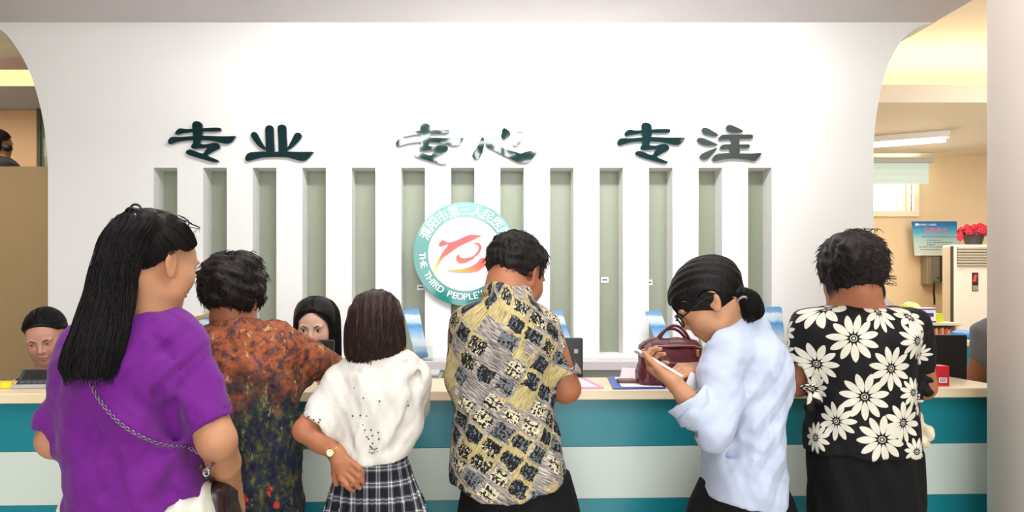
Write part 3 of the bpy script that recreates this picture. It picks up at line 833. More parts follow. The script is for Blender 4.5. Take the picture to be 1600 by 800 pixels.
M_EYEW = mat('eye_white', (226, 218, 212), .2); M_IRIS = mat('dark_iris', (28, 18, 14), .15); M_BROW = mat('brow_hair', (36, 28, 26), .8)
def hand(Wr, f, u, th=1, curl=(.35, .4, .4, .45), size=1.0, thumb=(.5, .35), spread=.06):
    """Wr wrist, f towards the fingertips, u out of the back of the hand, th=+1: thumb on the f x u side"""
    Wr = np.array(Wr, float); f = np.array(f, float); f /= np.linalg.norm(f); u = np.array(u, float); u -= f*(u@f); u /= np.linalg.norm(u)
    sd = np.cross(f, u)*th; z = size; sh = []
    K = [Wr+(f*.088+sd*.028)*z, Wr+(f*.093+sd*.009)*z, Wr+(f*.089-sd*.010)*z, Wr+(f*.080-sd*.028)*z]
    for i, kk in enumerate(K): sh.append(rc(Wr+sd*(.012-.008*i)*z, kk, .0155*z, .0105*z, .016*z))
    sh.append(ell(Wr+(f*.052-u*.004)*z, np.array([.036, .042, .014])*z, np.stack([sd, f, u], 1), .012))
    LN = [(.042, .025, .021), (.046, .029, .022), (.043, .027, .021), (.033, .020, .018)]
    for i, kk in enumerate(K):
        d = f+sd*spread*(1.5-i); a = 0; p = kk; r = .0092*z if i < 3 else .0080*z
        for j, l in enumerate(LN[i]):
            a += curl[i]*(.8 if j == 0 else 1); dr = d*math.cos(a)-u*math.sin(a); dr /= np.linalg.norm(dr); q = p+dr*l*z
            sh.append(rc(p, q, r, r*.9, .002)); p = q; r *= .9
    t0 = Wr+(f*.022+sd*.022-u*.004)*z; d = f*.62+sd*.78-u*thumb[0]; d /= np.linalg.norm(d); t1 = t0+d*.042*z
    d2 = d*math.cos(thumb[1])+f*math.sin(thumb[1])-u*.15; d2 /= np.linalg.norm(d2); t2 = t1+d2*.032*z; d3 = d2+f*.25-u*.2; d3 /= np.linalg.norm(d3)
    sh += [rc(t0, t1, .0145*z, .0108*z, .012), rc(t1, t2, .0105*z, .0098*z, .003), rc(t2, t2+d3*.024*z, .0096*z, .0082*z, .002)]
    return sh
def legs(hx, hy, hz, w=.07, dx=.04, foot=(0, 1), s=.82):
    sh = []
    f = np.array([foot[0], foot[1], 0.]); f /= np.linalg.norm(f)
    for q in (-1, 1):
        H = np.array([hx+q*w, hy, hz]); K = np.array([hx+q*(w+dx*.5), hy+.01, hz*.54]); A = np.array([hx+q*(w+dx), hy-.02, .085])
        sh += [rc(H, K, .080*s, .052*s, .03), rc(K, A+(K-A)*.6, .05*s, .054*s, .02), rc(A+(K-A)*.6, A, .053*s, .034*s, .02),
               rc(A, A+f*.11-np.array([0, 0, .045]), .034*s, .026*s, .03), rc(A+[0, 0, -.04], A+f*.17-[0, 0, .055], .030*s, .022*s, .02)]
    return sh
def shoes(hx, hy, w, dx, m, parent, foot=(0, 1)):
    f = np.array([foot[0], foot[1], 0.]); f /= np.linalg.norm(f); r = np.array([f[1], -f[0], 0]); R = np.stack([r, f, [0, 0, 1.]], 1)
    for q in (-1, 1):
        A = np.array([hx+q*(w+dx), hy-.02, 0])
        sh = [ell(A+f*.06+[0, 0, .035], (.046, .14, .045), R), rbox(A+f*.06+[0, 0, .012], (.045, .135, .012), .008, R, .01), ell(A+[0, 0, .06], (.040, .05, .05), R, .03), cut((0, 0, 0.001), (0, 0, -1))]
        sdf('shoe', sh, .008, m, parent)
def shrink(rows, g=.018, dz=.012): return [(r[0]-dz, r[1], r[2], max(r[3]-g, .02), max(r[4]-g, .02)) for r in rows]
def quick_head_hair(): pass
def hairline(C, R, s, pts):
    pts = sorted(pts); ys = np.array([p[0] for p in pts]); zs_ = np.array([p[1] for p in pts])
    def g(X, Y, Z):
        dx, dy, dz = X-C[0], Y-C[1], Z-C[2]
        y = (dx*R[0, 1]+dy*R[1, 1]+dz*R[2, 1])/s; z = (dx*R[0, 2]+dy*R[1, 2]+dz*R[2, 2])/s
        return (np.interp(y, ys, zs_)-z)*s
    return fcut(g)
def bumpy(amp, wl, seed=0):
    r = np.random.default_rng(seed); w = [(r.normal(size=3)*2*math.pi/wl*.6, r.uniform(0, 6.28)) for _ in range(7)]
    return disp(lambda X, Y, Z: sum(np.sin(X*a[0]+Y*a[1]+Z*a[2]+p) for a, p in w)*amp/2.6)
HL_UP = [(-.2, -.075), (-.10, -.066), (-.06, -.052), (-.035, -.022), (-.012, .018), (.01, .034), (.035, .030), (.05, .04), (.066, .062), (.09, .075), (.2, .08)]
SK_F = skin('skin_fair', (222, 178, 150)); SK_W = skin('skin_warm', (196, 142, 106)); SK_T = skin('skin_tan', (176, 112, 78)); SK_P = skin('skin_pale', (222, 178, 158))
SK_L = skin('skin_left_clerk', (190, 140, 120))
H_BLK = hairmat('black_straight_hair'); H_BRN = hairmat('dark_brown_straight_hair', (40, 26, 24), (74, 50, 44), (1, 1, .05), 200)
H_CRL = hairmat('black_wavy_hair', (22, 17, 17), (48, 34, 32), (1, 1, .6), 90, .5)
H_SHT = hairmat('black_short_hair', (24, 21, 20), (50, 45, 42), (1, 1, .5), 170, .55)

# ================= 1. woman in the purple T-shirt
def woman_purple():
    d = 1.8; th = thing('person', (wx(215, d), d, 0), 'person in purple T-shirt with long black ponytail, standing nearest at left', 'person')
    tr = rows_px([(482,222,252),(492,196,276),(502,168,292),(515,142,304),(535,122,312),(570,110,312),(620,104,306),(670,100,305),(731,104,314),(800,106,326),(880,106,330)], d, .135)
    C = P(243, 409, d); R = headR(36, 12); s = .94
    sL, sR = P(132, 545, d), P(288, 545, d)
    eL, eR = P(86, 688, d-.02), P(338, 688, d-.04)
    wL, wR = P(118, 716, d+.27), P(362, 762, d+.13)
    nb = P(232, 500, d+.01)
    bd = head(C, R, s)+[rc(C+R@np.array([0, -.03, -.05])*s, nb, .052, .060, .02), rc(nb, P(212, 545, d), .055, .08, .04), loft(shrink(tr, .040, .03), .03)]
    bd += [rc(sL, eL, .045, .039, .03), rc(eL, wL, .039, .024, .015), rc(sR, eR, .048, .043, .03), rc(eR, eR*.55+wR*.45, .043, .038, .015), rc(eR*.55+wR*.45, wR, .038, .024, .01)]
    bd += hand(wR, (.05, .35, -.9), (.9, -.3, .1), -1, (.5, .55, .6, .65), .92)
    bd += hand(wL, (.1, .95, -.1), (-.6, 0, .9), 1, (.3, .3, .3, .3), .92)
    bd += [ell(P(215, 840, d), (.12, .09, .10), None, .04)]+legs(wx(215, d), d, .82)
    fine = [(P(185, 500, d)-[0, .15, 0], P(305, 310, d)+[0, .2, 0], .0032), (P(295, 830, 1.6)-[0, 0, .05], P(392, 640, 2.1), .0030), (P(60, 735, 1.6), P(105, 650, 2.1), .004)]
    sdf('body', bd, .009, SK_W, th, fine, colf=face_tint(C, R, s))
    # shirt
    hm = P(335, 665, d-.03)
    sh = [rc(P(272, 532, d), hm+(hm-sR)*.12, .068, .052, .05), rc(P(140, 540, d), P(84, 680, d-.02), .062, .046, .05)]
    ax = (hm-sR); ax /= np.linalg.norm(ax)
    sh += [cut(hm, (ax+np.array([.02, -.15, 0])), (hm[0]-.12, 1.2, hm[2]-.2), (hm[0]+.2, 2.2, hm[2]+.055))]
    axl = P(84, 668, d)-sL; sh += [cut(P(84, 668, d), axl, P(40, 720, d)-[0, .3, 0], P(103, 640, d)+[0, .4, 0])]
    sh += [rc(hm-ax*.05, hm+ax*.05, .044, .044, .003, 's'), loft(tr, .04)]
    for c in ([(262,560),(250,610),(262,660),(290,700)], [(196,640),(204,690),(212,740)], [(282,590),(272,630),(274,664)], [(150,620),(140,680),(146,740)], [(275,735),(262,765),(250,790)], [(180,655),(176,720),(186,780)], [(235,520),(262,545),(280,575)]): sh += crease(tr, c, .012)
    # slanting hem, up towards the right
    a, b = P(235, 806, d), P(325, 763, d); n = np.array([b[2]-a[2], 0, -(b[0]-a[0])])
    sh += [cut(a, n, P(232, 900, d)-[0, .4, 0], P(340, 700, d)+[0, .4, 0]), cut(P(200, 822, d), (0, 0, -1))]
    sh += [folds(.013, [((1, .2, -.9), .11), ((1, 0, .25), .13), ((.7, .3, .7), .15)], 3)]
    sdf('tshirt', sh, .0045, cloth('purple_cotton', (112, 30, 134), (102, 24, 124), wr=.5, wscale=7, stretch=(1.3, 1, .5)), th)
    # trousers: white, loose
    w = [rc(P(160, 830, d), (wx(160, d), d, .12), .105, .085, .05), rc(P(265, 830, d), (wx(255, d), d, .12), .105, .085, .05), loft(rows_px([(738,150,300),(765,125,326),(800,112,331),(850,110,334),(900,112,332)], d, .125), .04),
         folds(.006, [((1, 0, .1), .045)], 5)]
    sdf('white_trousers', w, .008, cloth('white_cotton', (232, 230, 218), (222, 220, 206), wr=.5), th)
    shoes(wx(215, d), d, .09, .02, M_WHITE, th)
    # hair
    hs = [ell(C+R@np.array([0, -.012, .036])*s, np.array([.083, .104, .088])*s, R), hairline(C, R, s, HL_UP)]
    tie = P(214, 340, 1.735); tl = ((tie-C)@R)/s
    hs += [ell(P(222, 350, 1.74), (.035, .04, .03), None, .02)]
    pt = rows_px([(331,200,240,1.73),(342,184,246,1.73),(356,173,236,1.71),(372,163,226,1.70),(395,156,218,1.69),(419,148,212,1.69),(450,139,207,1.69),(475,131,204,1.68),(512,118,198,1.665),(550,103,188,1.66),(575,97,181,1.66),(590,106,172,1.66)], 1.7, .036)
    pt = [(r[0], r[1], r[2], r[3]*.97, .036 if i else .02) for i, r in enumerate(pt)]
    hs += [loft(pt, .02), folds(.003, [((1, 0, .1), .02), ((1, .3, 0), .033)], 2, .01)]
    st = cap_strands(C, R, s, (.083, .104, .088), tl, [(.0, .086, .08), (.05, .07, .06), (.074, .03, .032), (.077, .0, .03), (.075, -.03, -.01), (.06, -.06, -.045), (.03, -.09, -.06)], 5, 420)
    st += loft_strands(pt, 620, 6, .0025, .0010, zlow=.02, wob=.006)
    rg = np.random.default_rng(3)
    for _ in range(9):       # fly-away hairs round the crown and down the back
        a = rg.uniform(-.7, .8); p0 = C+R@(np.array([.083*math.sin(a), .02, .036+.088*math.cos(a)])*s)
        st.append([p0+(R@np.array([.25*u*rg.normal()*.1, .05*u, -.03*u+.012*math.sin(3*u)])) for u in np.linspace(0, 1, 7)])
    sdf('hair', hs, .0045, H_BLK, th, extra=strands_quads(st, .0011))
    # bow-shaped hair tie
    bow = [tie+np.array([.004+.018*math.sin(a)*math.sin(a*.5+.4), -.02, .012+.022*math.sin(a*.5)*abs(math.cos(a*.5))]) for a in np.linspace(0, 6.2, 26)]
    tb = tube('hair_tie', [tie+np.array([.0175*math.cos(a)*(1 if a < 3.14 else .9), -.018+.012*math.sin(a), .004+.014*abs(math.sin(a))]) for a in np.linspace(0, 6.28, 24)], .0028, M_BLACK, th)
    tube('hair_tie', [tie+np.array([.008+.012*math.cos(a), -.026, .014+.012*math.sin(a)]) for a in np.linspace(0, 6.28, 20)], .0026, M_BLACK, th)
    for q in (-1, 1):
        bm = bmesh.new(); bmesh.ops.create_uvsphere(bm, u_segments=12, v_segments=8, radius=.004, matrix=Matrix.Translation(Vector(tie+np.array([q*.006+.004, -.034, .002]))))
        bm_obj('silver_bead', bm, M_CHROME, th, smooth=True)
    return th, tr
W1, W1_rows = woman_purple()
# chain of the bag, lying over the shirt, and the bag itself (held by the woman: things of their own)
pc = [(136, 560), (150, 598), (168, 628), (198, 662), (238, 691), (282, 713), (308, 727), (322, 738)]
cp = catmull(pc, 10, False); links = []
for i, q in enumerate(cp):
    x, z = wx(q[0], 1.68), wz(q[1], 1.68); yb = back_y(W1_rows, x, z) if q[0] < 318 else 1.69
    links.append(np.array([x, min(yb, 1.76)-.010, z]))
bag = thing('shoulder_bag', P(345, 800, 1.72)-np.array([0, 0, .1]), 'dark brown leather bag on a silver chain beside the purple T-shirt', 'bag')
M_DBR = noisy('dark_brown_leather', (52, 28, 30), (40, 20, 22), 14, .35, .3, 25)
# resample along the length, alternate flat and upright links
L = [Vector(p) for p in links]; dist = [0]
for a, b_ in zip(L, L[1:]): dist.append(dist[-1]+(b_-a).length)
n = int(dist[-1]/.0064); V_, F_ = [], []
for i in range(n):
    s_ = (i+.5)/n*dist[-1]; j = max(k for k in range(len(dist)) if dist[k] <= s_); j = min(j, len(L)-2)
    t_ = (s_-dist[j])/(dist[j+1]-dist[j]); p = L[j].lerp(L[j+1], t_); tg = (L[j+1]-L[j]).normalized()
    sd = tg.cross(Vector((0, 1, 0))).normalized() if i % 2 else tg.cross(Vector((1, 0, .2))).normalized()
    ring = [p+tg*.0048*math.cos(a)+sd*.0032*math.sin(a) for a in np.linspace(0, 2*math.pi, 11)]
    v, f = tube_data(ring, .0010, 5, caps=False); F_ += [tuple(k+len(V_) for k in q) for q in f]; V_ += v
mesh_obj('chain_strap', V_, F_, mat('dark_silver_chain', (150, 140, 150), .3, 1), bag, smooth=True)
bc = P(342, 792, 1.86)
sh = [rbox(bc+[0, 0, -.01], (.030, .07, .075), .025), rbox(bc+[0, 0, -.06], (.034, .08, .05), .03, None, .03), folds(.001, [((1, .5, -.2), .05), ((0, 1, .3), .06)], 4)]
sdf('bag_body', sh, .005, M_DBR, bag)
tube('ring', [P(322, 738, 1.70)+np.array([.006*math.cos(a), 0, .008*math.sin(a)]) for a in np.linspace(0, 6.28, 16)], .0018, M_CHROME, bag)
tube('leather_strap', [P(312, 729, 1.69), P(322, 742, 1.73), P(334, 752, 1.82)], .007, M_DBR, bag, 8, .5)

# ================= 2. person in the orange and blue floral top
def person_floral():
    d = 2.25; th = thing('person', (wx(372, d), d, 0), 'person with short black hair in orange floral blouse leaning on counter', 'person')
    tr = rows_px([(500,338,396),(507,328,404),(514,318,418),(524,300,436),(540,290,450),(570,284,462),(610,280,466),(680,284,468),(760,284,471),(830,280,474),(900,282,474)], d, .14)
    C = P(362, 463, d); R = headR(4, 6); s = .90
    nb = P(364, 510, d); sR, eR, wR = P(440, 552, d), P(520, 577, 2.48), P(520, 596, 2.72)
    sL, eL, wL = P(302, 552, d), P(290, 600, 2.45), P(330, 600, 2.72)
    bd = head(C, R, s)+[rc(C+R@np.array([0, -.016, -.05])*s, nb, .050, .050, .02), rc(nb, P(368, 560, d), .05, .09, .04), loft(shrink(tr, .02, .02), .03)]
    bd += [rc(sR, eR, .045, .032, .03), rc(eR, wR, .035, .024, .01), rc(sL, eL, .045, .038, .03), rc(eL, wL, .036, .024, .01)]
    wR2, wL2 = wR, wL
    bd += hand(wR, (-.4, .9, -.08), (0, 0, 1), -1, (.2, .2, .2, .25), .9)+hand(wL, (.4, .9, -.08), (0, 0, 1), 1, (.2, .2, .2, .25), .9)
    bd += [ell(P(376, 860, d), (.11, .09, .10), None, .04)]+legs(wx(376, d), d, .8)
    sdf('body', bd, .009, SK_T, th, [(P(310, 515, 2.2), P(410, 395, 2.2)+[0, .25, 0], .0038), (P(480, 620, 2.5)-[0, .1, 0], P(560, 570, 2.8)+[0, .1, 0], .004)], colf=face_tint(C, R, s))
    m, t, b = nmat('floral_print_orange_to_navy', rgb=(180, 80, 40), rough=.8, spec=.2)
    tc = t.new('ShaderNodeTexCoord').outputs['Object']; sp = t.new('ShaderNodeSeparateXYZ'); t.link(tc, sp.inputs[0])
    n1 = t.noise(tc, 38, 6, .72); n2 = t.noise(t.scale(tc, (1, 1, .6), (0, 0, 0), (3, 5, 1)), 46, 6, .75); n3 = t.noise(t.scale(tc, (1, 1, .5), (0, 0, 0), (7, 1, 4)), 42, 4, .7)
    vor = t.new('ShaderNodeTexVoronoi'); vd = t.new('ShaderNodeTexNoise'); t.link(tc, vd.inputs['Vector']); vd.inputs['Scale'].default_value = 60; va = t.new('ShaderNodeVectorMath', operation='MULTIPLY_ADD'); t.link(vd.outputs['Color'], va.inputs[0]); va.inputs[1].default_value = (.03, .03, .03); t.link(tc, va.inputs[2]); t.link(va.outputs[0], vor.inputs[0]); vor.inputs['Scale'].default_value = 24; vor.inputs['Randomness'].default_value = 1
    up = t.ramp(n1, [(.32, lin((60, 44, 52))), (.42, lin((100, 60, 48))), (.50, lin((144, 82, 54))), (.58, lin((166, 92, 60))), (.70, lin((112, 66, 50)))])
    up = t.mix(t.step(n2, .56, .62), up, lin((66, 62, 90)))
    up = t.mix(t.step(n3, .60, .66), up, lin((190, 150, 96)))
    lo = t.ramp(n2, [(.34, lin((24, 28, 50))), (.46, lin((36, 40, 60))), (.54, lin((52, 58, 48))), (.64, lin((98, 94, 60))), (.76, lin((140, 124, 80)))])
    lo = t.mix(t.step(n3, .62, .66), lo, lin((122, 128, 100)))
    vr = t.m('MULTIPLY', t.step(vor.outputs['Distance'], .34, .24), t.m('GREATER_THAN', t.noise(tc, 9, 2), .58))
    lo = t.mix(vr, lo, lin((196, 62, 44)))
    hgt = t.m('ADD', sp.outputs['Z'], t.m('MULTIPLY', t.m('SUBTRACT', t.noise(tc, 13, 3), .5), .34))
    fac = t.step(hgt, 1.06, 1.20)
    t.link(t.mix(fac, lo, up), b.inputs['Base Color']); clothbump(t, b, tc, .3, 9)
    sh = [rc(P(425, 548, d), P(470, 560, 2.33), .088, .062, .05), rc(P(470, 560, 2.33), P(522, 576, 2.5), .062, .040, .03), rc(P(318, 552, d), P(292, 596, 2.42), .075, .052, .05),
          rc(P(440, 590, d), P(466, 574, 2.33), .03, .05, .04)]
    sh += [cut(P(522, 577, 2.52), P(522, 577, 2.52)-P(440, 560, 2.25), P(495, 620, 2.4)-[0, .2, 0], P(570, 530, 2.6)+[0, .3, 0]), loft(tr, .04)]
    for q in range(1):       # stand collar
        sh += [ell(P(366, 507, d)-[0, .006, 0], (.064, .074, .036), None, .003), ell(P(366, 512, d)-[0, .006, 0], (.074, .084, .018), None, .002)]
    sh += [cut(P(365, 498, d), (0, 0, 1)), rc(P(365, 520, d)+[0, 0, .03], P(365, 470, d), .052, .052, .002, 's'), cut((0, 0, .62), (0, 0, -1))]
    sh += [folds(.006, [((1, 0, .1), .09), ((.6, 0, 1), .12)], 8), bumpy(.0016, .018, 4)]
    sdf('floral_blouse', sh, .0058, m, th)
    tw = [rc((wx(340, d), d, .75), (wx(335, d), d, .1), .095, .06, .03), rc((wx(412, d), d, .75), (wx(415, d), d, .1), .095, .06, .03), ell((wx(376, d), d, .8), (.16, .125, .12), None, .05)]
    sdf('dark_trousers', tw, .01, cloth('charcoal_cloth', (34, 34, 40)), th)
    shoes(wx(376, d), d, .09, .02, M_BLACK, th)
    hr = rows_px([(396,350,390),(401,336,400),(412,321,407),(430,314,412),(450,312,413),(465,314,412),(475,321,409),(482,332,402),(488,342,392)], d, .10)
    hr = [(r[0], r[1], r[2]+.005, r[3]*.96, [.03, .055, .085, .10, .102, .10, .085, .07, .05][i]) for i, r in enumerate(hr)]
    hs = [loft(hr, .02), ell(C+R@np.array([0, -.012, .04])*s, np.array([.088, .106, .090])*s, R), ell(P(344, 410, d), (.028, .06, .022), None, .02), ell(P(382, 408, d), (.032, .06, .026), None, .02), rc(P(361, 396, d)-[0, .06, 0], P(361, 402, d)+[0, .06, 0], .007, .007, .01, 's'),
          ell(C+R@np.array([0, .12, -.055])*s, np.array([.075, .10, .095])*s, R, .01, 's'), bumpy(.0045, .034, 9)]
    for q in (-1, 1): hs += [ell(C+R@np.array([q*.084, .010, -.032])*s, np.array([.018, .024, .036])*s, R, .01, 's')]
    v, f = extract(hs, .005)
    st = tuft_strands(v, C+np.array([0, 0, .01]), 1300, 12, .020, (.2, -.1, -.8), curl=.003, lift=.06)
    for k in range(2): st.append([P(362+u*18+2*k, 403-11*math.sin(u*3.0)+4*u, 2.2) for u in np.linspace(0, 1, 9)])
    np_mesh('hair', v, f, H_CRL, th, extra=strands_quads(st, .0011))
person_floral()

# ================= 3. girl in white T-shirt and plaid skirt
def girl_white():
    d = 2.15; th = thing('person', (wx(588, d), d, 0), 'person in white T-shirt and plaid skirt, left hand on hip', 'person')
    tr = rows_px([(546,590,630),(551,575,640),(558,556,648),(570,536,654),(588,522,660),(618,517,663),(660,518,660),(695,524,648),(713,534,640),(722,536,637),(740,540,632)], d, .115, .10)
    C = P(588, 519, d); R = headR(6, 6); s = .86
    nb = P(602, 556, d); sL, eL, wL = P(540, 592, d), P(474, 673, 2.06), P(528, 710, 2.06)
    sR, eR, wR = P(642, 590, d+.02), P(648, 640, 2.35), P(610, 604, 2.68)
    bd = head(C, R, s)+[rc(C+R@np.array([0, -.03, -.05])*s, nb, .048, .05, .02), rc(nb, P(592, 600, d), .05, .07, .04), loft(shrink(tr[:-2], .032, .025), .03), ell(P(590, 745, d), (.06, .05, .07), None, .04), rc(P(588, 690, d), P(588, 760, d), .055, .06, .03)]
    bd += [rc(sL, eL, .042, .028, .03)]+chain([eL, eL*.55+wL*.45, wL], [.028, .027, .0185], .012)
    bd += [rc(sR, eR, .042, .033, .03), rc(eR, wR, .032, .022, .01)]+hand(wR, (-.3, .9, -.1), (0, 0, 1), -1, (.2, .2, .2, .25), .85)
    hd = 2.035
    H = lambda x, y, q=0: P(x, y, hd+q)
    for (kx, ky) in ((552, 725), (547, 733), (541, 741), (533, 747)): bd.append(rc(wL, H(kx, ky, .004), .0150, .0092, .016))
    FG = [[(552,725),(561,732),(571,743)], [(547,733),(560,744),(571,756)], [(541,741),(552,752),(563,763)], [(533,747),(542,758),(552,770)]]
    for i, g in enumerate(FG):
        p = [H(*g[0], .002), H(*g[1], -.006), H(g[2][0]-1, g[2][1]-1, .004)]
        bd += [rc(p[0], p[1], .0088, .0080, .003), rc(p[1], p[2], .0080, .0068, .002)]
    bd += [rc(H(525, 722, .01), H(523, 740, .02), .0115, .0095, .012), rc(H(523, 740, .02), H(525, 756, .03), .0092, .0075, .003)]
    bd += legs(wx(588, d), d, .72, .055, .035, s=.78)
    sdf('body', bd, .009, SK_T, th, [(P(450, 780, 1.95), P(578, 655, 2.16), .0026), (P(550, 560, 2.05), P(640, 470, 2.3), .006), (P(590, 640, 2.5), P(665, 580, 2.85), .004)], colf=face_tint(C, R, s))
    hm = P(488, 668, 2.08); ax = hm-P(545, 588, d); ax /= np.linalg.norm(ax)
    sh = [rc(P(550, 592, d), hm+ax*.03, .060, .050, .05), rc(P(636, 590, d), P(647, 634, 2.3), .06, .047, .04),
          cut(hm, ax+np.array([.0, -.15, .0]), P(440, 720, 2.1)-[0, .15, 0], P(520, 640, 2.1)+[0, .15, 0]), rc(hm-ax*.06, hm+ax*.06, .043, .044, .003, 's'),
          rc(P(648, 640, 2.33), P(644, 626, 2.40), .05, .05, .004, 's'), loft(tr, .035)]
    for c in ([(656,600),(640,640),(622,690)], [(648,640),(632,672),(606,702)], [(640,670),(622,694),(598,708)], [(545,575),(580,590),(620,588)], [(538,650),(546,690),(556,710)], [(655,570),(650,600),(654,640)], [(560,570),(600,572),(640,566)]): sh += crease(tr, c, .010)
    sh += [folds(.0085, [((1, .1, -.8), .075), ((1, 0, .45), .085), ((.8, .2, -.2), .11)], 6)]
    a, b = P(534, 716, d), P(638, 706, d)
    sh += [cut(a-[0, 0, .006], np.array([b[2]-a[2], 0, -(b[0]-a[0])]))]
    m, t, b_ = nmat('white_cotton_with_beads', rgb=(218, 215, 207), rough=.8, spec=.25, sheen=.1)
    tc = t.new('ShaderNodeTexCoord').outputs['Object']; sp = t.new('ShaderNodeSeparateXYZ'); t.link(tc, sp.inputs[0])
    clothbump(t, b_, tc, .45, 8)
    tee = sdf('white_tshirt', sh, .005, m, th)
    bz = [(554,606),(560,607),(551,650),(563,649),(573,650),(568,622),(593,627),(567,664),(580,672),(582,681),(570,672),(573,683),(592,686),(576,686),(582,693),(581,700),(581,708),(591,676),(633,624),(636,627),(634,631),(638,634),(482,651),(490,656),(498,660),(500,656)]
    bmm = bmesh.new()
    for (x, y) in bz:
        yy = back_y(tr, wx(x, 2.06), wz(y, 2.06))-.001 if x > 515 else 2.035
        bmesh.ops.create_icosphere(bmm, subdivisions=1, radius=.0026, matrix=Matrix.Translation(Vector((wx(x, yy), yy, wz(y, yy)))))
    for i in range(14):
        x, y = 578+RNG.uniform(-2, 12), 708-RNG.uniform(0, 12); yy = back_y(tr, wx(x, 2.06), wz(y, 2.06))-.001
        bmesh.ops.create_icosphere(bmm, subdivisions=1, radius=.0018, matrix=Matrix.Translation(Vector((wx(x, yy), yy, wz(y, yy)))))
    tee.data.materials.append(mat('dark_beads', (50, 50, 56), .3)); bmesh.ops.translate(bmm, verts=bmm.verts, vec=-parent_world(th))
    for f in bmm.faces: f.material_index = 1; f.smooth = True
    tmp = bpy.data.meshes.new('tmp'); bmm.to_mesh(tmp); bmm.free(); bmj = bmesh.new(); bmj.from_mesh(tee.data); bmj.from_mesh(tmp); bmj.to_mesh(tee.data); bmj.free(); bpy.data.meshes.remove(tmp)
    # skirt
    sr = rows_px([(706,536,634),(716,533,636),(726,530,640),(745,523,646),(775,514,657),(810,505,668),(860,494,682),(905,486,692)], d, .105, .5, .85)
    cxs = wx(588, d)
    def pleat(X, Y, Z):
        a_ = np.arctan2(X-cxs, -(Y-d)); am = np.clip((wz(722, d)-Z)/.12, 0, 1)*.0075
        return am*(np.abs(np.sin(a_*15+.6*np.sin(3*a_)))*2-1)
    sk = [loft(sr, .02), disp(pleat)]
    a, b = P(530, 709, d), P(638, 699, d); sk += [cut(a, np.array([-(b[2]-a[2]), 0, (b[0]-a[0])])), cut((0, 0, .665), (0, 0, -1))]
    m, t, bb = nmat('black_white_plaid', rgb=(60, 60, 66), rough=.85, spec=.2)
    uv = t.new('ShaderNodeUVMap').outputs[0]; su = t.new('ShaderNodeSeparateXYZ'); t.link(uv, su.inputs[0])
    def stripes(c, period, offs, w0, soft):
        f = t.m('ABSOLUTE', t.m('SUBTRACT', t.m('FRACT', t.m('ADD', t.m('DIVIDE', c, period), offs)), .5)); return t.step(f, w0+soft, w0-soft)
    tot = 0.0
    for c in (su.outputs['X'], su.outputs['Y']):
        tot = t.m('ADD', tot, t.m('MULTIPLY', stripes(c, .042, 0.0, .22, .02), .16)); tot = t.m('ADD', tot, t.m('MULTIPLY', stripes(c, .042, .11, .03, .012), .30)); tot = t.m('ADD', tot, t.m('MULTIPLY', stripes(c, .042, -.11, .03, .012), .30))
    t.link(t.ramp(tot, [(0, lin((28, 30, 38))), (.3, lin((88, 90, 98))), (.7, lin((196, 196, 198))), (1, lin((226, 226, 224)))]), bb.inputs['Base Color'])
    fuv = lambda v: np.stack([np.arctan2(v[:, 0]-cxs, -(v[:, 1]-d))*.125, v[:, 2]], 1)
    sdf('plaid_skirt', sk, .005, m, th, uvf=fuv)
    wb = [loft([(r[0], r[1], r[2], r[3]+.003, r[4]+.003) for r in sr], .02), cut(a+[0, 0, .001], np.array([-(b[2]-a[2]), 0, (b[0]-a[0])])), cut(a-[0, 0, .031], np.array([(b[2]-a[2]), 0, -(b[0]-a[0])]))]
    sdf('waistband', wb, .0045, m, th, uvf=fuv)
    shoes(wx(588, d), d, .075, .015, M_WHITE, th)
    hr = rows_px([(454,580,598),(457,570,607),(465,560,616),(480,553,623),(497,547,628),(518,542,631),(537,541,632),(550,542,630),(559,545,618)], d, .098)
    hr = [(r[0], r[1], r[2], r[3]*.98, [.02, .045, .07, .09, .098, .095, .088, .08, .07][i]) for i, r in enumerate(hr)]
    hs = [loft(hr, .02), ell(C+R@np.array([0, -.012, .038])*s, np.array([.086, .104, .090])*s, R), ell(C+R@np.array([0, .12, -.05])*s, np.array([.060, .085, .11])*s, R, .01, 's'), folds(.0022, [((1, .1, 0), .022)], 1, .01)]
    sdf('hair', hs, .0045, H_BRN, th, extra=strands_quads(loft_strands(hr, 950, 4, .002, .0011, -2.9, -.2, zlow=.03, wob=.005), .0011))
    # wrist watch
    wt_ = thing('wrist_watch', wL, 'small gold wrist watch on the wrist of the white T-shirt person', 'watch')
    dr = (wL-eL)/np.linalg.norm(wL-eL); e1 = np.cross(dr, [0, 1, 0]); e1 /= np.linalg.norm(e1); e2 = np.cross(dr, e1); wc = wL-dr*.012
    tube('strap', [wc+.0215*(e1*math.cos(a)+e2*math.sin(a)) for a in np.linspace(0, 2*math.pi, 28)], .0028, M_GOLD, wt_, 8)
    bm = bmesh.new(); cyl(bm, (0, 0, 0), .0125, .005, 'z', 24); nrm = Vector((-.25, -1, .1)).normalized()
    Mt = Matrix.Translation(Vector(wc)+nrm*.0225) @ nrm.to_track_quat('Z', 'Y').to_matrix().to_4x4(); bmesh.ops.transform(bm, matrix=Mt, verts=bm.verts); bm_obj('watch_case', bm, M_GOLD, wt_, bevel=.001)
    bm = bmesh.new(); cyl(bm, (0, 0, .003), .0095, .001, 'z', 24); bmesh.ops.transform(bm, matrix=Mt, verts=bm.verts); bm_obj('watch_face', bm, mat('ivory_dial', (245, 228, 190), .2), wt_)
girl_white()

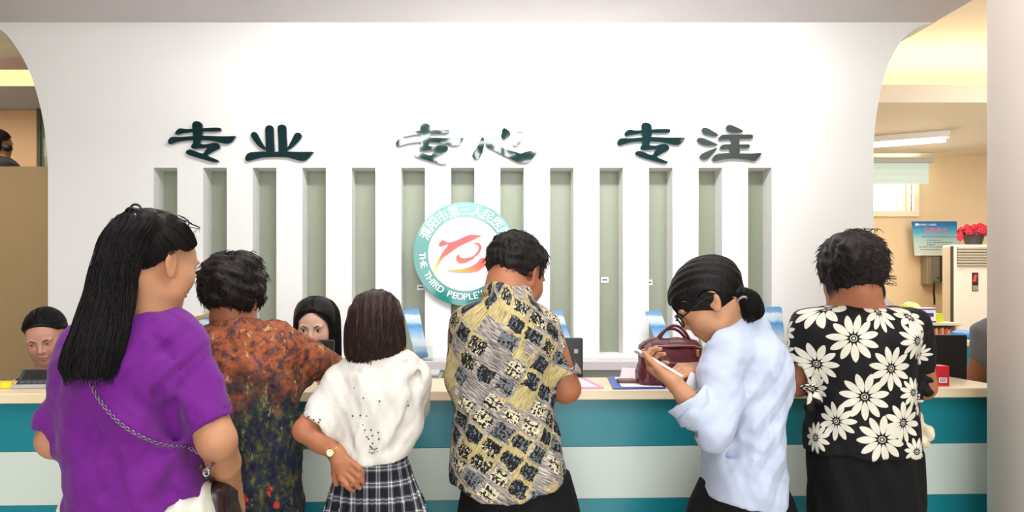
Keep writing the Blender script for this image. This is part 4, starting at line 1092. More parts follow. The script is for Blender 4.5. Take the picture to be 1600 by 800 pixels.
# ================= 4. man in the printed shirt
def man_print():
    d = 2.25; th = thing('person', (wx(800, d), d, 0), 'person in black, grey and yellow printed short-sleeved shirt and black trousers', 'person')
    tr = rows_px([(452,776,806),(460,764,820),(470,742,836),(482,720,850),(500,706,862),(530,703,866),(580,706,865),(620,707,864),(660,706,869),(700,703,877),(738,700,888),(800,699,894)], d, .135)
    C = P(806, 428, 2.33); R = headR(38, 24); s = .97
    nb = P(792, 470, 2.27); sR, eR, wR = P(852, 520, d), P(884, 607, 2.27), P(850, 600, 2.68)
    sL, eL, wL = P(726, 520, d), P(720, 600, 2.33), P(760, 598, 2.68)
    bd = head(C, R, s, male=True, jaw=1.1)+[rc(C+R@np.array([0, -.035, -.04])*s, nb, .058, .062, .02), rc(nb, P(792, 530, d), .06, .09, .04), loft(shrink(tr[:-2], .03, .02), .03), ell(P(800, 750, d), (.13, .09, .08), None, .04)]
    bd += [rc(sR, eR, .048, .040, .03), rc(eR, eR*.6+wR*.4, .041, .039, .015), rc(eR*.6+wR*.4, wR, .039, .026, .01), rc(sL, eL, .048, .040, .03), rc(eL, wL, .041, .026, .01)]
    bd += hand(wR, (-.6, .8, -.1), (0, 0, 1), -1, (.35, .4, .4, .4))+hand(wL, (.5, .85, -.1), (0, 0, 1), 1, (.3, .3, .3, .3))
    bd += [ell(P(800, 810, d), (.12, .09, .10), None, .04)]+legs(wx(808, d), d, .84)
    sdf('body', bd, .009, SK_T, th, [(P(755, 490, 2.15), P(870, 370, 2.2)+[0, .3, 0], .0032), (P(820, 650, 2.15), P(925, 570, 2.15)+[0, .6, 0], .0036), (P(740, 640, 2.6), P(860, 570, 2.9), .004)], colf=face_tint(C, R, s))
    hm = P(884, 588, 2.25); ax = hm-P(846, 512, d); ax /= np.linalg.norm(ax)
    sh = [rc(P(842, 516, d), hm+ax*.03, .058, .044, .045), rc(P(736, 516, d), P(722, 590, 2.27), .052, .044, .04),
          cut(hm, ax*np.array([.3, 1, 1])+np.array([0, -.15, 0]), P(868, 660, 2.25)-[0, .2, 0], P(930, 560, 2.25)+[0, .1, 0]),
          rc(hm-ax*.05, hm+ax*.05, .040, .040, .003, 's'),
          rc(P(722, 592, 2.27), P(720, 600, 2.33), .04, .04, .004, 's'), loft(tr, .04)]
    a, b = P(699, 752, d), P(790, 774, d); c = P(896, 740, d)
    sh += [cut(a, np.array([b[2]-a[2], 0, -(b[0]-a[0])]), P(640, 860, d)-[0, .4, 0], P(790, 700, d)+[0, .5, 0]), cut(b, np.array([c[2]-b[2], 0, -(c[0]-b[0])]), P(790, 860, d)-[0, .4, 0], P(930, 700, d)+[0, .5, 0])]
    sh += [cut((0, 0, wz(778, d)), (0, 0, -1))]
    # collar
    cR = headR(20, 18); cc_ = P(792, 458, 2.26)
    sh += [ell(cc_, (.072, .066, .026), cR, .01), ell(cc_-np.array([0, .0, .014]), (.080, .072, .020), cR, .004), rc(P(792, 500, 2.26), cc_+cR[:, 2]*.08, .060, .060, .003, 's')]
    for c in ([(715,600),(722,650),(716,700)], [(840,560),(812,600),(800,650)], [(870,690),(850,720),(846,755)]): sh += crease(tr, c, .010)
    sh += [folds(.006, [((1, 0, .3), .10), ((.8, .2, -.7), .12)], 12)]
    m, t, bb = nmat('geometric_print', rgb=(180, 170, 140), rough=.75, spec=.25)
    uv = t.new('ShaderNodeUVMap').outputs[0]
    uvr = t.scale(uv, (1, 1, 1), (0, 0, math.radians(33)))
    su = t.new('ShaderNodeSeparateXYZ'); t.link(uvr, su.inputs[0])
    def cell(c, p, o=0): return t.m('FRACT', t.m('ADD', t.m('DIVIDE', c, p), o))
    px_, py_ = .060, .052
    wob = t.m('MULTIPLY', t.m('SUBTRACT', t.noise(uvr, 34, 3), .5), .034)
    ux, uy = t.m('ADD', su.outputs['X'], wob), t.m('ADD', su.outputs['Y'], wob)
    fu, fv = cell(ux, px_), cell(uy, py_)
    iu, iv = t.m('FLOOR', t.m('DIVIDE', ux, px_)), t.m('FLOOR', t.m('DIVIDE', uy, py_))
    wn = t.new('ShaderNodeTexWhiteNoise', noise_dimensions='2D'); cmb = t.new('ShaderNodeCombineXYZ'); t.link(iu, cmb.inputs[0]); t.link(iv, cmb.inputs[1]); t.link(cmb.outputs[0], wn.inputs['Vector'])
    rnd = wn.outputs['Value']; rnd2 = t.m('FRACT', t.m('MULTIPLY', rnd, 7.31)); rnd3 = t.m('FRACT', t.m('MULTIPLY', rnd, 23.7))
    hatch = t.noise(t.scale(uvr, (30, 300, 1)), 1.0, 4, .75)
    hatch2 = t.noise(t.scale(uvr, (260, 30, 1)), 1.0, 4, .75)
    grey = t.ramp(hatch, [(.36, lin((56, 54, 56))), (.48, lin((128, 120, 118))), (.62, lin((206, 196, 184)))])
    yel = t.ramp(hatch2, [(.30, lin((70, 62, 44))), (.44, lin((170, 154, 104))), (.58, lin((200, 184, 128))), (.72, lin((226, 216, 186)))])
    zone = t.noise(t.scale(uv, (1, 1, 1)), 7, 2)
    bandy = t.mix(t.step(t.m('ADD', zone, t.m('MULTIPLY', rnd, .34)), .68, .74), grey, yel)
    # blocks of short black strokes: bars cut by gaps, on cream or on slate
    sx = t.m('FRACT', t.m('DIVIDE', t.m('ADD', su.outputs['X'], t.m('MULTIPLY', t.m('SUBTRACT', t.noise(uvr, 110, 2), .5), .010)), .0125))
    sy = t.m('FRACT', t.m('DIVIDE', t.m('ADD', su.outputs['Y'], t.m('MULTIPLY', t.m('SUBTRACT', t.noise(uvr, 90, 2), .5), .016)), .019))
    gate = t.m('GREATER_THAN', t.noise(t.scale(uvr, (90, 60, 1)), 1.0, 2), .42)
    bars = t.m('MAXIMUM', t.m('LESS_THAN', sx, .58), t.m('MULTIPLY', t.m('LESS_THAN', sy, .42), gate))
    base = t.mix(t.m('GREATER_THAN', rnd2, .45), lin((214, 204, 170)), lin((112, 118, 120)))
    st1 = t.m('LESS_THAN', t.noise(t.scale(uvr, (52, 120, 1)), 1.0, 2, .5, 1.6), .52); st2 = t.m('LESS_THAN', t.noise(t.scale(uvr, (120, 54, 1), (0, 0, 0), (3, 7, 0)), 1.0, 2, .5, 1.8), .53)
    bars = t.m('MAXIMUM', t.m('MULTIPLY', bars, st1), t.m('MULTIPLY', st2, t.m('GREATER_THAN', rnd, .35)))
    blk = t.mix(bars, base, lin((22, 25, 29)))
    ins = t.m('MULTIPLY', t.m('MULTIPLY', t.m('GREATER_THAN', fu, .10), t.m('LESS_THAN', fu, .88)), t.m('MULTIPLY', t.m('GREATER_THAN', fv, .12), t.m('LESS_THAN', fv, .84)))
    ins = t.m('MULTIPLY', ins, t.m('GREATER_THAN', rnd3, .20))
    colr = t.mix(ins, bandy, blk)
    t.link(colr, bb.inputs['Base Color'])
    tc = t.new('ShaderNodeTexCoord').outputs['Object']; clothbump(t, bb, tc, .35, 8)
    sdf('printed_shirt', sh, .0052, m, th, uvf=loft_uv(tr))
    w = [loft(rows_px([(735,722,890),(765,721,897),(820,720,902),(880,722,902)], d, .125, .1, .9), .04), rc((wx(775, d), d, .76), (wx(768, d), d, .1), .092, .07, .05), rc((wx(846, d), d, .76), (wx(852, d), d, .1), .092, .07, .05)]
    sdf('black_trousers', w, .008, cloth('black_trouser_cloth', (13, 13, 15), sheen=0), th)
    shoes(wx(808, d), d, .09, .02, M_BLACK, th)
    HLM = [(-.2, -.045), (-.085, -.050), (-.06, -.048), (-.035, -.035), (-.022, .0), (-.008, .030), (.012, .034), (.022, -.005), (.032, -.01), (.04, .035), (.06, .05), (.075, .062), (.1, .075)]
    hs = [ell(C+R@np.array([0, -.014, .036])*s, np.array([.085, .104, .089])*s, R), ell(C+R@np.array([.0, .050, .085])*s, np.array([.055, .045, .036])*s, R, .02), hairline(C, R, s, HLM), bumpy(.003, .03, 3)]
    v, f = extract(hs, .0042)
    fl = R@np.array([0, .6, .2])
    st = tuft_strands(v, C, 1500, 2, .018, fl, lift=.45, r=.0009)
    np_mesh('hair', v, f, H_SHT, th, extra=strands_quads(st, .0009))
man_print()
# ================= 5. woman in the pale blue shirt with the phone
def woman_blue():
    d = 2.25; th = thing('person', (wx(1160, d), d, 0), 'person with glasses and low ponytail in pale blue shirt, looking at phone', 'person')
    tr = rows_px([(498,1142,1166),(503,1128,1178),(512,1116,1192),(525,1108,1210),(545,1104,1226),(590,1104,1232),(640,1106,1227),(680,1106,1220),(720,1101,1220),(755,1092,1225),(800,1088,1227)], d, .135)
    C = P(1107, 468, 2.22); R = headR(-78, 36); s = .95
    nb = P(1146, 508, 2.25)
    sL, eL, wL = P(1130, 560, 2.15), P(1112, 672, 2.09), P(1054, 598, 2.12)
    sR, eR, wR = P(1190, 560, 2.36), P(1150, 640, 2.45), P(1092, 578, 2.26)
    fa = (wL-eL)/np.linalg.norm(wL-eL)
    bd = head(C, R, s)+[rc(C+R@np.array([0, -.03, -.04])*s, nb, .050, .055, .02), rc(nb, P(1155, 560, d), .052, .075, .04), loft(shrink(tr, .038, .03), .03)]
    bd += [rc(sL, eL, .043, .036, .03)]+chain([eL, eL*.6+wL*.4, wL], [.035, .034, .021], .01)
    bd += [rc(sR, eR, .043, .036, .03), rc(eR, wR, .034, .021, .01)]
    # left hand under the phone: palm up, fingers curling round its far edge
    pd = np.array([-.86, -.02, .50]); pd /= np.linalg.norm(pd)         # long axis of the phone, towards its top end
    hdir = P(1030, 566, 2.12)-wL; hdir /= np.linalg.norm(hdir)
    fL = np.array([-.52, .72, .30]); fL /= np.linalg.norm(fL); uL = np.array([-.50, -.10, -.82]); uL -= fL*(uL@fL); uL /= np.linalg.norm(uL)
    bd += hand(wL, fL, uL, 1, (.85, .92, .95, 1.0), .86, (.15, .3))
    bd += hand(wR, P(1066, 577, 2.2)-wR, (.25, -.15, .95), -1, (.25, .62, .70, .75), .86, (.5, .4))
    bd += [ell(P(1158, 840, d), (.10, .08, .09), None, .04)]+legs(wx(1158, d), d, .80, foot=(-.6, .8))
    sdf('body', bd, .009, SK_W, th, [(P(1045, 525, 2.1)-[0, .02, 0], P(1165, 415, 2.15)+[0, .25, 0], .0030), (P(1000, 690, 2.02), P(1120, 540, 2.05)+[0, .28, 0], .0026)], colf=face_tint(C, R, s))
    cf = eL*.52+wL*.48                                                # rolled cuff
    sh = [rc(P(1134, 552, 2.17), eL+[.006, 0, -.002], .066, .053, .05), rc(eL+[.006, 0, 0], cf, .053, .054, .02), rc(P(1188, 556, 2.34), eR, .060, .050, .05), rc(eR, eR*.5+wR*.5, .050, .046, .02),
          cut(cf, wL-eL, P(1030, 720, 2.08)-[0, .12, 0], P(1100, 600, 2.08)+[0, .13, 0]),
          rc(cf-fa*.04, cf+fa*.06, .045, .046, .003, 's'),
          cut(eR*.5+wR*.5, wR-eR, P(1060, 680, 2.35)-[0, .05, 0], P(1140, 560, 2.35)+[0, .1, 0]), loft(tr, .035)]
    a, b, c = P(1086, 766, d), P(1192, 787, d), P(1230, 776, d)
    sh += [cut(a, np.array([b[2]-a[2], 0, -(b[0]-a[0])]), P(1040, 880, d)-[0, .4, 0], P(1192, 730, d)+[0, .5, 0]), cut(b, np.array([c[2]-b[2], 0, -(c[0]-b[0])]), P(1192, 880, d)-[0, .4, 0], P(1270, 730, d)+[0, .5, 0]), cut((0, 0, wz(790, d)), (0, 0, -1))]
    cR = headR(-60, 26); cc_ = P(1143, 512, 2.25)
    sh += [rc(nb+cR@np.array([0, -.01, -.03]), nb+cR@np.array([0, .0, .018]), .075, .066, .012), rc(nb-cR[:, 2]*.08, nb+cR[:, 2]*.12, .058, .058, .003, 's'), cut(nb+cR[:, 2]*.032, cR[:, 2], nb-.12, nb+.12)]
    # opening of the collar towards the front
    sh += [ell(P(1098, 520, 2.25), (.05, .10, .05), None, .01, 's')]
    for c in ([(1115,640),(1140,600),(1160,560)], [(1130,690),(1150,650),(1190,620)], [(1195,560),(1205,620),(1196,690)], [(1212,600),(1216,660),(1206,720)], [(1120,720),(1150,700),(1190,712)], [(1165,600),(1168,680),(1160,760)]): sh += crease(tr, c, .011)
    sh += [folds(.009, [((1, .2, -.8), .08), ((.9, 0, .5), .10), ((.2, .2, 1), .14)], 21)]
    mb = cloth('pale_blue_cotton', (192, 202, 224), (184, 195, 218), wr=.3, wscale=5, stretch=(1.2, 1, .5))
    sdf('blue_shirt', sh, .005, mb, th)
    cfm = [rc(cf-fa*.020, cf+fa*.026, .056, .060, .01), rc(cf-fa*.06, cf+fa*.08, .048, .050, .003, 's'), cut(cf-fa*.022, -fa), cut(cf+fa*.028, fa), folds(.003, [((1, .2, -.3), .05)], 2)]
    sdf('rolled_cuff', cfm, .0035, mb, th)
    w = [loft(rows_px([(745,1096,1222),(780,1092,1228),(830,1088,1228),(880,1090,1226)], d, .12, .1, .9), .04), rc((wx(1125, d), d, .76), (wx(1122, d), d, .1), .09, .065, .05), rc((wx(1192, d), d, .76), (wx(1195, d), d, .1), .09, .065, .05)]
    sdf('black_trousers', w, .008, cloth('black_cloth', (13, 13, 15), sheen=0), th)
    shoes(wx(1158, d), d, .09, .02, M_BLACK, th, (-.6, .8))
    # hair: combed back over the ear into a low tail
    tie = P(1152, 466, 2.20); tl = ((tie-C)@R)/s
    hs = [ell(C+R@np.array([0, -.014, .034])*s, np.array([.084, .107, .090])*s, R), hairline(C, R, s, [(-.2, -.06), (-.10, -.058), (-.06, -.045), (-.035, -.012), (-.018, .022), (.004, .030), (.03, .018), (.045, .02), (.06, .040), (.085, .048), (.2, .055)])]
    hs = [hs[0], ell(C+R@np.array([0, .056, .048])*s, np.array([.060, .041, .038])*s, R, .02), hs[1]]
    hs += [rc(P(1140, 455, 2.21), tie, .035, .022, .02)]
    tail = rows_px([(450,1151,1166),(455,1148,1175),(464,1150,1183),(476,1155,1188),(488,1158,1189),(496,1161,1185),(503,1164,1172)], 2.18, .035)
    tail = [(r[0], r[1], r[2], r[3], [.018, .028, .034, .036, .034, .028, .014][i]) for i, r in enumerate(tail)]
    hs += [loft(tail, .01), folds(.002, [((.3, 1, 1), .022)], 2, .01)]
    st = cap_strands(C, R, s, (.084, .107, .090), tl, [(.0, .09, .07), (.045, .075, .05), (.072, .035, .022), (.076, .0, .03), (.074, -.03, .0), (.06, -.06, -.04)], 8, 520)
    st += loft_strands(tail, 260, 9, .002, .001, zlow=.008, wob=.003)
    for k in range(7): st.append([C+R@(np.array([.06-.02*k*.3, .085+.012*u*k*.3, .055-.055*u-.006*math.sin(3*u)])*s) for u in np.linspace(0, 1, 8)])
    sdf('hair', hs, .0042, H_BLK, th, extra=strands_quads(st, .001))
    tube('hair_tie', [P(1158, 474, 2.17)+np.array([.004*math.cos(a)+.010*math.cos(a), .026*math.sin(a)*1.0, .018*math.cos(a+1.6)]) for a in np.linspace(0, 6.28, 24)], .0032, mat('grey_band', (150, 150, 150), .4), th)
    # glasses
    gl = thing('glasses', C+R@np.array([0, .1, 0]), 'black-framed glasses worn by the person in the pale blue shirt', 'glasses')
    Lh = lambda x, y, z: C+R@(np.array([x, y, z])*s)
    for q in (-1, 1):
        ring = [Lh(q*(.033+.025*math.cos(a)), .106-.010*abs(math.cos(a)) if q*math.cos(a) > 0 else .106, -.004+.019*math.sin(a)*(1.0 if abs(math.sin(a)) < .9 else .96)) for a in np.linspace(0, 2*math.pi, 30)]
        o = tube('frame', ring, .0024, M_BLACK, gl, 8)
        v, f = np.array([Lh(q*(.033+.023*math.cos(a)), .105-.006, -.004+.017*math.sin(a)) for a in np.linspace(0, 2*math.pi, 25)[:-1]]), [tuple(range(24))]
        mesh_obj('lens', v, f, M_GLASS, gl)
        tube('temple', [Lh(q*.058, .100, .004), Lh(q*.074, .06, .008), Lh(q*.081, .01, .012), Lh(q*.083, -.012, .004)], [.0028, .0022, .0018, .0016], M_BLACK, gl, 8)
    tube('bridge', [Lh(-.009, .108, .002), Lh(0, .110, .004), Lh(.009, .108, .002)], .0022, M_BLACK, gl, 8)
    # phone in the left hand
    a, b = P(1012, 557, 2.13), P(1068, 590, 2.12); ax = (a-b); Lp = .138; ct_ = wL+fL*.066-uL*.024+ax/np.linalg.norm(ax)*.010; ax /= np.linalg.norm(ax)
    nr = -uL.copy(); nr -= ax*(nr@ax); nr /= np.linalg.norm(nr); sdv = np.cross(nr, ax)
    Mp = Matrix([[sdv[i], ax[i], nr[i], ct_[i]] for i in range(3)]+[[0, 0, 0, 1]])
    ph = thing('smartphone', ct_, 'white smartphone held by the person in the pale blue shirt', 'phone')
    bx('phone_body', -.034, .034, -Lp/2, Lp/2, -.004, .004, M_WHITE, ph, .003, Mp)
    bx('screen', -.030, .030, -Lp/2+.014, Lp/2-.014, .0041, .0045, mat('phone_screen', (150, 156, 160), .1), ph, 0, Mp)
    bx('home_button', -.005, .005, -Lp/2+.004, -Lp/2+.010, .0041, .0046, M_DGREY, ph, 0, Mp)
    # folded white paper packet hanging from the right hand
    q = [P(1079, 581, 2.16), P(1100, 588, 2.2), P(1097, 632, 2.2), P(1065, 617, 2.15)]
    bm = bmesh.new()
    for k in range(3):
        vs = [bm.verts.new(Vector(p)+Vector((.0008*k, .004*k, -.0012*k))) for p in q]; vb = [bm.verts.new(v.co+Vector((0, .003, 0))) for v in vs]
        bm.faces.new(vs); bm.faces.new(vb[::-1])
        for i in range(4): bm.faces.new((vs[i], vs[(i+1) % 4], vb[(i+1) % 4], vb[i]))
    o = bm_obj('folded_paper', bm, M_PAPER); tag(o, 'folded white paper held against the wrist of the person in pale blue', 'paper')
woman_blue()

# ================= 6. woman in the daisy print blouse
DAISY = [(1330,528,37,0.1),(1383,574,35,.3),(1284,571,34,.5),(1344,618,37,.2),(1402,658,33,.7),(1307,659,31,.4),(1368,683,37,.9),(1285,482,34,.6),(1377,486,33,.2),(1432,496,26,.3),(1424,532,30,.8),(1248,522,25,.1),
         (1274,612,25,.2),(1419,612,24,.5),(1278,690,26,.9),(1444,632,22,.4),(1250,556,22,.8),(1424,704,22,.3),(1246,596,22,.2),(1452,556,18,.5)]
def daisy_mat(cx, d):
    m, t, bb = nmat('black_with_white_daisies', rgb=(14, 13, 14), rough=.7, spec=.25)
    uv = t.new('ShaderNodeUVMap').outputs[0]
    g = bpy.data.node_groups.new('daisy', 'ShaderNodeTree')
    for nm, ty in (('uv', 'NodeSocketVector'), ('cx', 'NodeSocketFloat'), ('cy', 'NodeSocketFloat'), ('r', 'NodeSocketFloat'), ('rot', 'NodeSocketFloat')): g.interface.new_socket(nm, in_out='INPUT', socket_type=ty)
    g.interface.new_socket('mask', in_out='OUTPUT', socket_type='NodeSocketFloat')
    class G: node_tree = g
    t2 = NT(G); gi = t2.new('NodeGroupInput'); go = t2.new('NodeGroupOutput')
    sp = t2.new('ShaderNodeSeparateXYZ'); t2.link(gi.outputs[0], sp.inputs[0])
    x = t2.m('DIVIDE', t2.m('SUBTRACT', sp.outputs[0], gi.outputs['cx']), gi.outputs['r']); y = t2.m('DIVIDE', t2.m('SUBTRACT', sp.outputs[1], gi.outputs['cy']), gi.outputs['r'])
    rr = t2.m('SQRT', t2.m('ADD', t2.m('MULTIPLY', x, x), t2.m('MULTIPLY', y, y))); an = t2.m('ARCTAN2', y, x)
    N = 11
    fr = t2.m('ABSOLUTE', t2.m('SUBTRACT', t2.m('FRACT', t2.m('ADD', t2.m('MULTIPLY', an, N/(2*math.pi)), gi.outputs['rot'])), .5))
    tt = t2.m('DIVIDE', t2.m('SUBTRACT', rr, .2), .8, clamp=True)
    wid = t2.m('MULTIPLY', t2.m('POWER', t2.m('SINE', t2.m('MULTIPLY', t2.m('POWER', tt, 1.15), math.pi)), .62), .150)
    dist = t2.m('MULTIPLY', t2.m('MULTIPLY', fr, 2*math.pi/N), rr)
    pet = t2.m('MULTIPLY', t2.m('LESS_THAN', dist, wid), t2.m('LESS_THAN', rr, 1.0))
    ringm = t2.m('MULTIPLY', t2.m('GREATER_THAN', rr, .10), t2.m('LESS_THAN', rr, .135)); dot = t2.m('LESS_THAN', rr, .05)
    out = t2.m('MAXIMUM', pet, t2.m('MAXIMUM', t2.m('MULTIPLY', ringm, .75), dot)); t2.link(out, go.inputs[0])
    tot = None
    for (px, py, r, rot) in DAISY:
        n = t.new('ShaderNodeGroup'); n.node_tree = g; t.link(uv, n.inputs[0])
        dd = d-.10; X = wx(px, dd)-cx; X = X*(1+abs(X)*.75)
        n.inputs['cx'].default_value = X; n.inputs['cy'].default_value = wz(py, dd); n.inputs['r'].default_value = r/F*dd; n.inputs['rot'].default_value = rot
        tot = n.outputs[0] if tot is None else t.m('MAXIMUM', tot, n.outputs[0])
    # more daisies round the front so that the cloth is printed all over
    for (X, Z, r) in ((.40, 1.28, .06), (.46, 1.08, .06), (.36, 1.15, .05), (-.40, 1.28, .06), (-.46, 1.08, .06), (-.36, 1.15, .05), (.4, .98, .05), (-.4, .98, .05)):
        n = t.new('ShaderNodeGroup'); n.node_tree = g; t.link(uv, n.inputs[0]); n.inputs['cx'].default_value = X; n.inputs['cy'].default_value = Z; n.inputs['r'].default_value = r
        tot = t.m('MAXIMUM', tot, n.outputs[0])
    t.link(t.mix(tot, lin((14, 13, 14)), lin((216, 212, 196))), bb.inputs['Base Color'])
    tc = t.new('ShaderNodeTexCoord').outputs['Object']; clothbump(t, bb, tc, .3, 8)
    return m
def woman_daisy():
    d = 2.25; th = thing('person', (wx(1346, d), d, 0), 'person in black blouse with large white daisies and long black skirt', 'person')
    tr = rows_px([(479,1286,1398),(484,1266,1420),(492,1254,1430),(506,1248,1436),(530,1250,1434),(560,1258,1424),(600,1268,1422),(640,1268,1425),(675,1264,1429),(712,1262,1433)], d, .135, .08, .5)
    C = P(1333, 431, d); R = headR(-2, 10); s = .94
    nb = P(1340, 476, d); sR, eR, wR = P(1426, 520, d), P(1442, 604, 2.27), P(1415, 603, 2.66)
    sL, eL, wL = P(1264, 520, d), P(1246, 600, 2.3), P(1280, 600, 2.68)
    bd = head(C, R, s)+[rc(C+R@np.array([0, -.03, -.05])*s, nb, .054, .054, .02), rc(nb, P(1342, 540, d), .052, .09, .05), loft([(r[0], r[1], r[2], r[3]-(.02 if r[0] < 1.2 else 0), r[4]-(.02 if r[0] < 1.2 else 0)) for r in shrink(tr, .014, .014)], .04)]
    bd += [rc(sR, eR, .045, .037, .03), rc(eR, wR, .036, .023, .01), rc(sL, eL, .045, .036, .03), rc(eL, wL, .036, .023, .01)]
    bd += hand(wR, (-.4, .9, -.05), (0, 0, 1), -1, (.3, .3, .3, .3), .92)+hand(wL, (.4, .9, -.05), (0, 0, 1), 1, (.3, .3, .3, .3), .92)
    bd += [ell(P(1348, 790, d), (.11, .08, .09), None, .04)]+legs(wx(1348, d), d, .82)
    sdf('body', bd, .009, SK_T, th, [(P(1275, 515, 2.1), P(1410, 360, 2.12)+[0, .3, 0], .0038), (P(1400, 650, 2.15), P(1470, 550, 2.15)+[0, .6, 0], .004), (P(1225, 650, 2.15), P(1300, 550, 2.15)+[0, .6, 0], .004)], colf=face_tint(C, R, s))
    md = daisy_mat(smooth_rows(tr)[1].mean(), d)
    hR, hL = P(1441, 582, 2.25), P(1247, 598, 2.26)
    sh = [rc(P(1420, 514, d), hR, .056, .043, .04), rc(P(1266, 514, d), hL, .054, .044, .04)]
    sh += [cut(hR, (.15, 0, -1), P(1425, 640, d)-[0, .2, 0], P(1500, 560, d)+[0, .12, 0]), cut(hL, (-.1, 0, -1), P(1200, 650, d)-[0, .2, 0], P(1262, 570, d)+[0, .12, 0]),
           rc(hR+[0, 0, .04], hR-[0, 0, .03], .038, .039, .003, 's'), rc(hL+[0, 0, .04], hL-[0, 0, .03], .038, .039, .003, 's'),
           ell(P(1238, 577, 2.21), (.012, .03, .028), None, .006, 's'), ell(P(1428, 578, 2.2), (.026, .02, .018), headR(0, 0, -25), .006, 's'),
           loft(tr, .04), ell(P(1340, 470, d), (.064, .075, .028), None, .012, 's'), cut((0, 0, wz(704, d)), (0, 0, -1))]
    sh += [folds(.0055, [((1, 0, .2), .10), ((.8, .1, -.7), .13)], 31)]
    fuv = loft_uv(tr)
    sdf('daisy_blouse', sh, .005, md, th, uvf=fuv)
    for (hp, q) in ((hR, 1), (hL, -1)):         # knotted ties at the sleeve ends
        k0 = hp+np.array([-q*.026, -.040, -.006])
        ks = [ell(k0, (.012, .010, .010)), ell(k0+[-.020, -.002, -.004], (.018, .007, .011), None, .006), ell(k0+[.018, -.004, -.008], (.016, .007, .009), headR(0, 0, -30), .006),
              rc(k0, k0+[-.012, -.006, -.060], .008, .015, .006), rc(k0, k0+[.016, -.006, -.045], .008, .013, .006), bumpy(.002, .02, 3)]
        sdf('sleeve_tie', ks, .0035, md, th, uvf=fuv)
    sk = [loft(rows_px([(672,1268,1424),(690,1268,1428),(705,1265,1432),(740,1265,1434),(800,1266,1436),(880,1270,1434),(1000,1278,1426),(1080,1282,1422)], d, .13, .1, .9), .03), folds(.004, [((1, 0, .05), .07)], 2)]
    sdf('black_skirt', sk, .007, cloth('black_skirt_cloth', (11, 11, 12), sheen=0), th)
    shoes(wx(1348, d), d, .09, .02, M_BLACK, th)
    hr = rows_px([(361,1322,1342),(366,1307,1356),(376,1294,1367),(390,1287,1375),(412,1284,1379),(430,1286,1378),(442,1291,1375),(451,1300,1369),(458,1316,1358)], d, .10)
    hr = [(r[0], r[1], r[2], r[3]*.97, [.02, .045, .075, .098, .105, .10, .09, .075, .05][i]) for i, r in enumerate(hr)]
    hs = [loft(hr, .02), ell(C+R@np.array([0, -.012, .04])*s, np.array([.088, .106, .092])*s, R), ell(P(1338, 398, 2.13), (.055, .05, .050), None, .02), ell(C+R@np.array([0, .13, -.04])*s, np.array([.075, .10, .10])*s, R, .01, 's'), bumpy(.0032, .03, 19)]
    v, f = extract(hs, .0046)
    st = tuft_strands(v, C, 900, 5, .022, (.3, .1, -.5), curl=.002, lift=.02)
    rg = np.random.default_rng(8)
    for k in range(9): st.append([P(1374+u*28+rg.uniform(-2, 2), 425+8*u+k*1.5+5*math.sin(u*2+k), 2.2) for u in np.linspace(0, 1, 8)])
    for k in range(14): st.append([P(1290+u*9+k*.8-3*math.sin(u*3), 432+u*38-k, 2.18+.003*k) for u in np.linspace(0, 1, 9)])
    for k in range(12): st.append([P(1372+6*math.sin(u*2.2)+k*.5, 436+u*(22+k), 2.2) for u in np.linspace(0, 1, 9)])
    for k in range(10): st.append([P(1320+k*5+rg.uniform(-3, 3)+u*14, 363+rg.uniform(0, 2)-9*math.sin(u*2.8)+u*4, 2.2) for u in np.linspace(0, 1, 8)])
    np_mesh('hair', v, f, H_CRL, th, extra=strands_quads(st, .0010))
    tb = thing('tote_bag', P(1438, 690, 2.2), 'cream folded cloth bag hanging at the side of the daisy blouse', 'bag')
    bc = P(1440, 672, 2.24)
    b1 = [rc(P(1431, 652, 2.25), P(1436, 690, 2.25), .018, .024, .01), ell(P(1446, 676, 2.24), (.022, .030, .024), headR(0, 0, 25), .01), ell(P(1434, 688, 2.24), (.022, .03, .018), None, .01), folds(.006, [((1, 0, .3), .03), ((1, .5, -.8), .035)], 3)]
    sdf('cloth_body', b1, .0035, cloth('cream_canvas', (226, 216, 186), (214, 204, 174), wr=.5), tb)
    tube('handle', [P(1425, 655, 2.22), P(1419, 625, 2.19), P(1426, 598, 2.2), P(1436, 622, 2.22), P(1436, 655, 2.23)], .005, cloth('grey_brown_strap', (92, 82, 76)), tb, 8, .5)
woman_daisy()

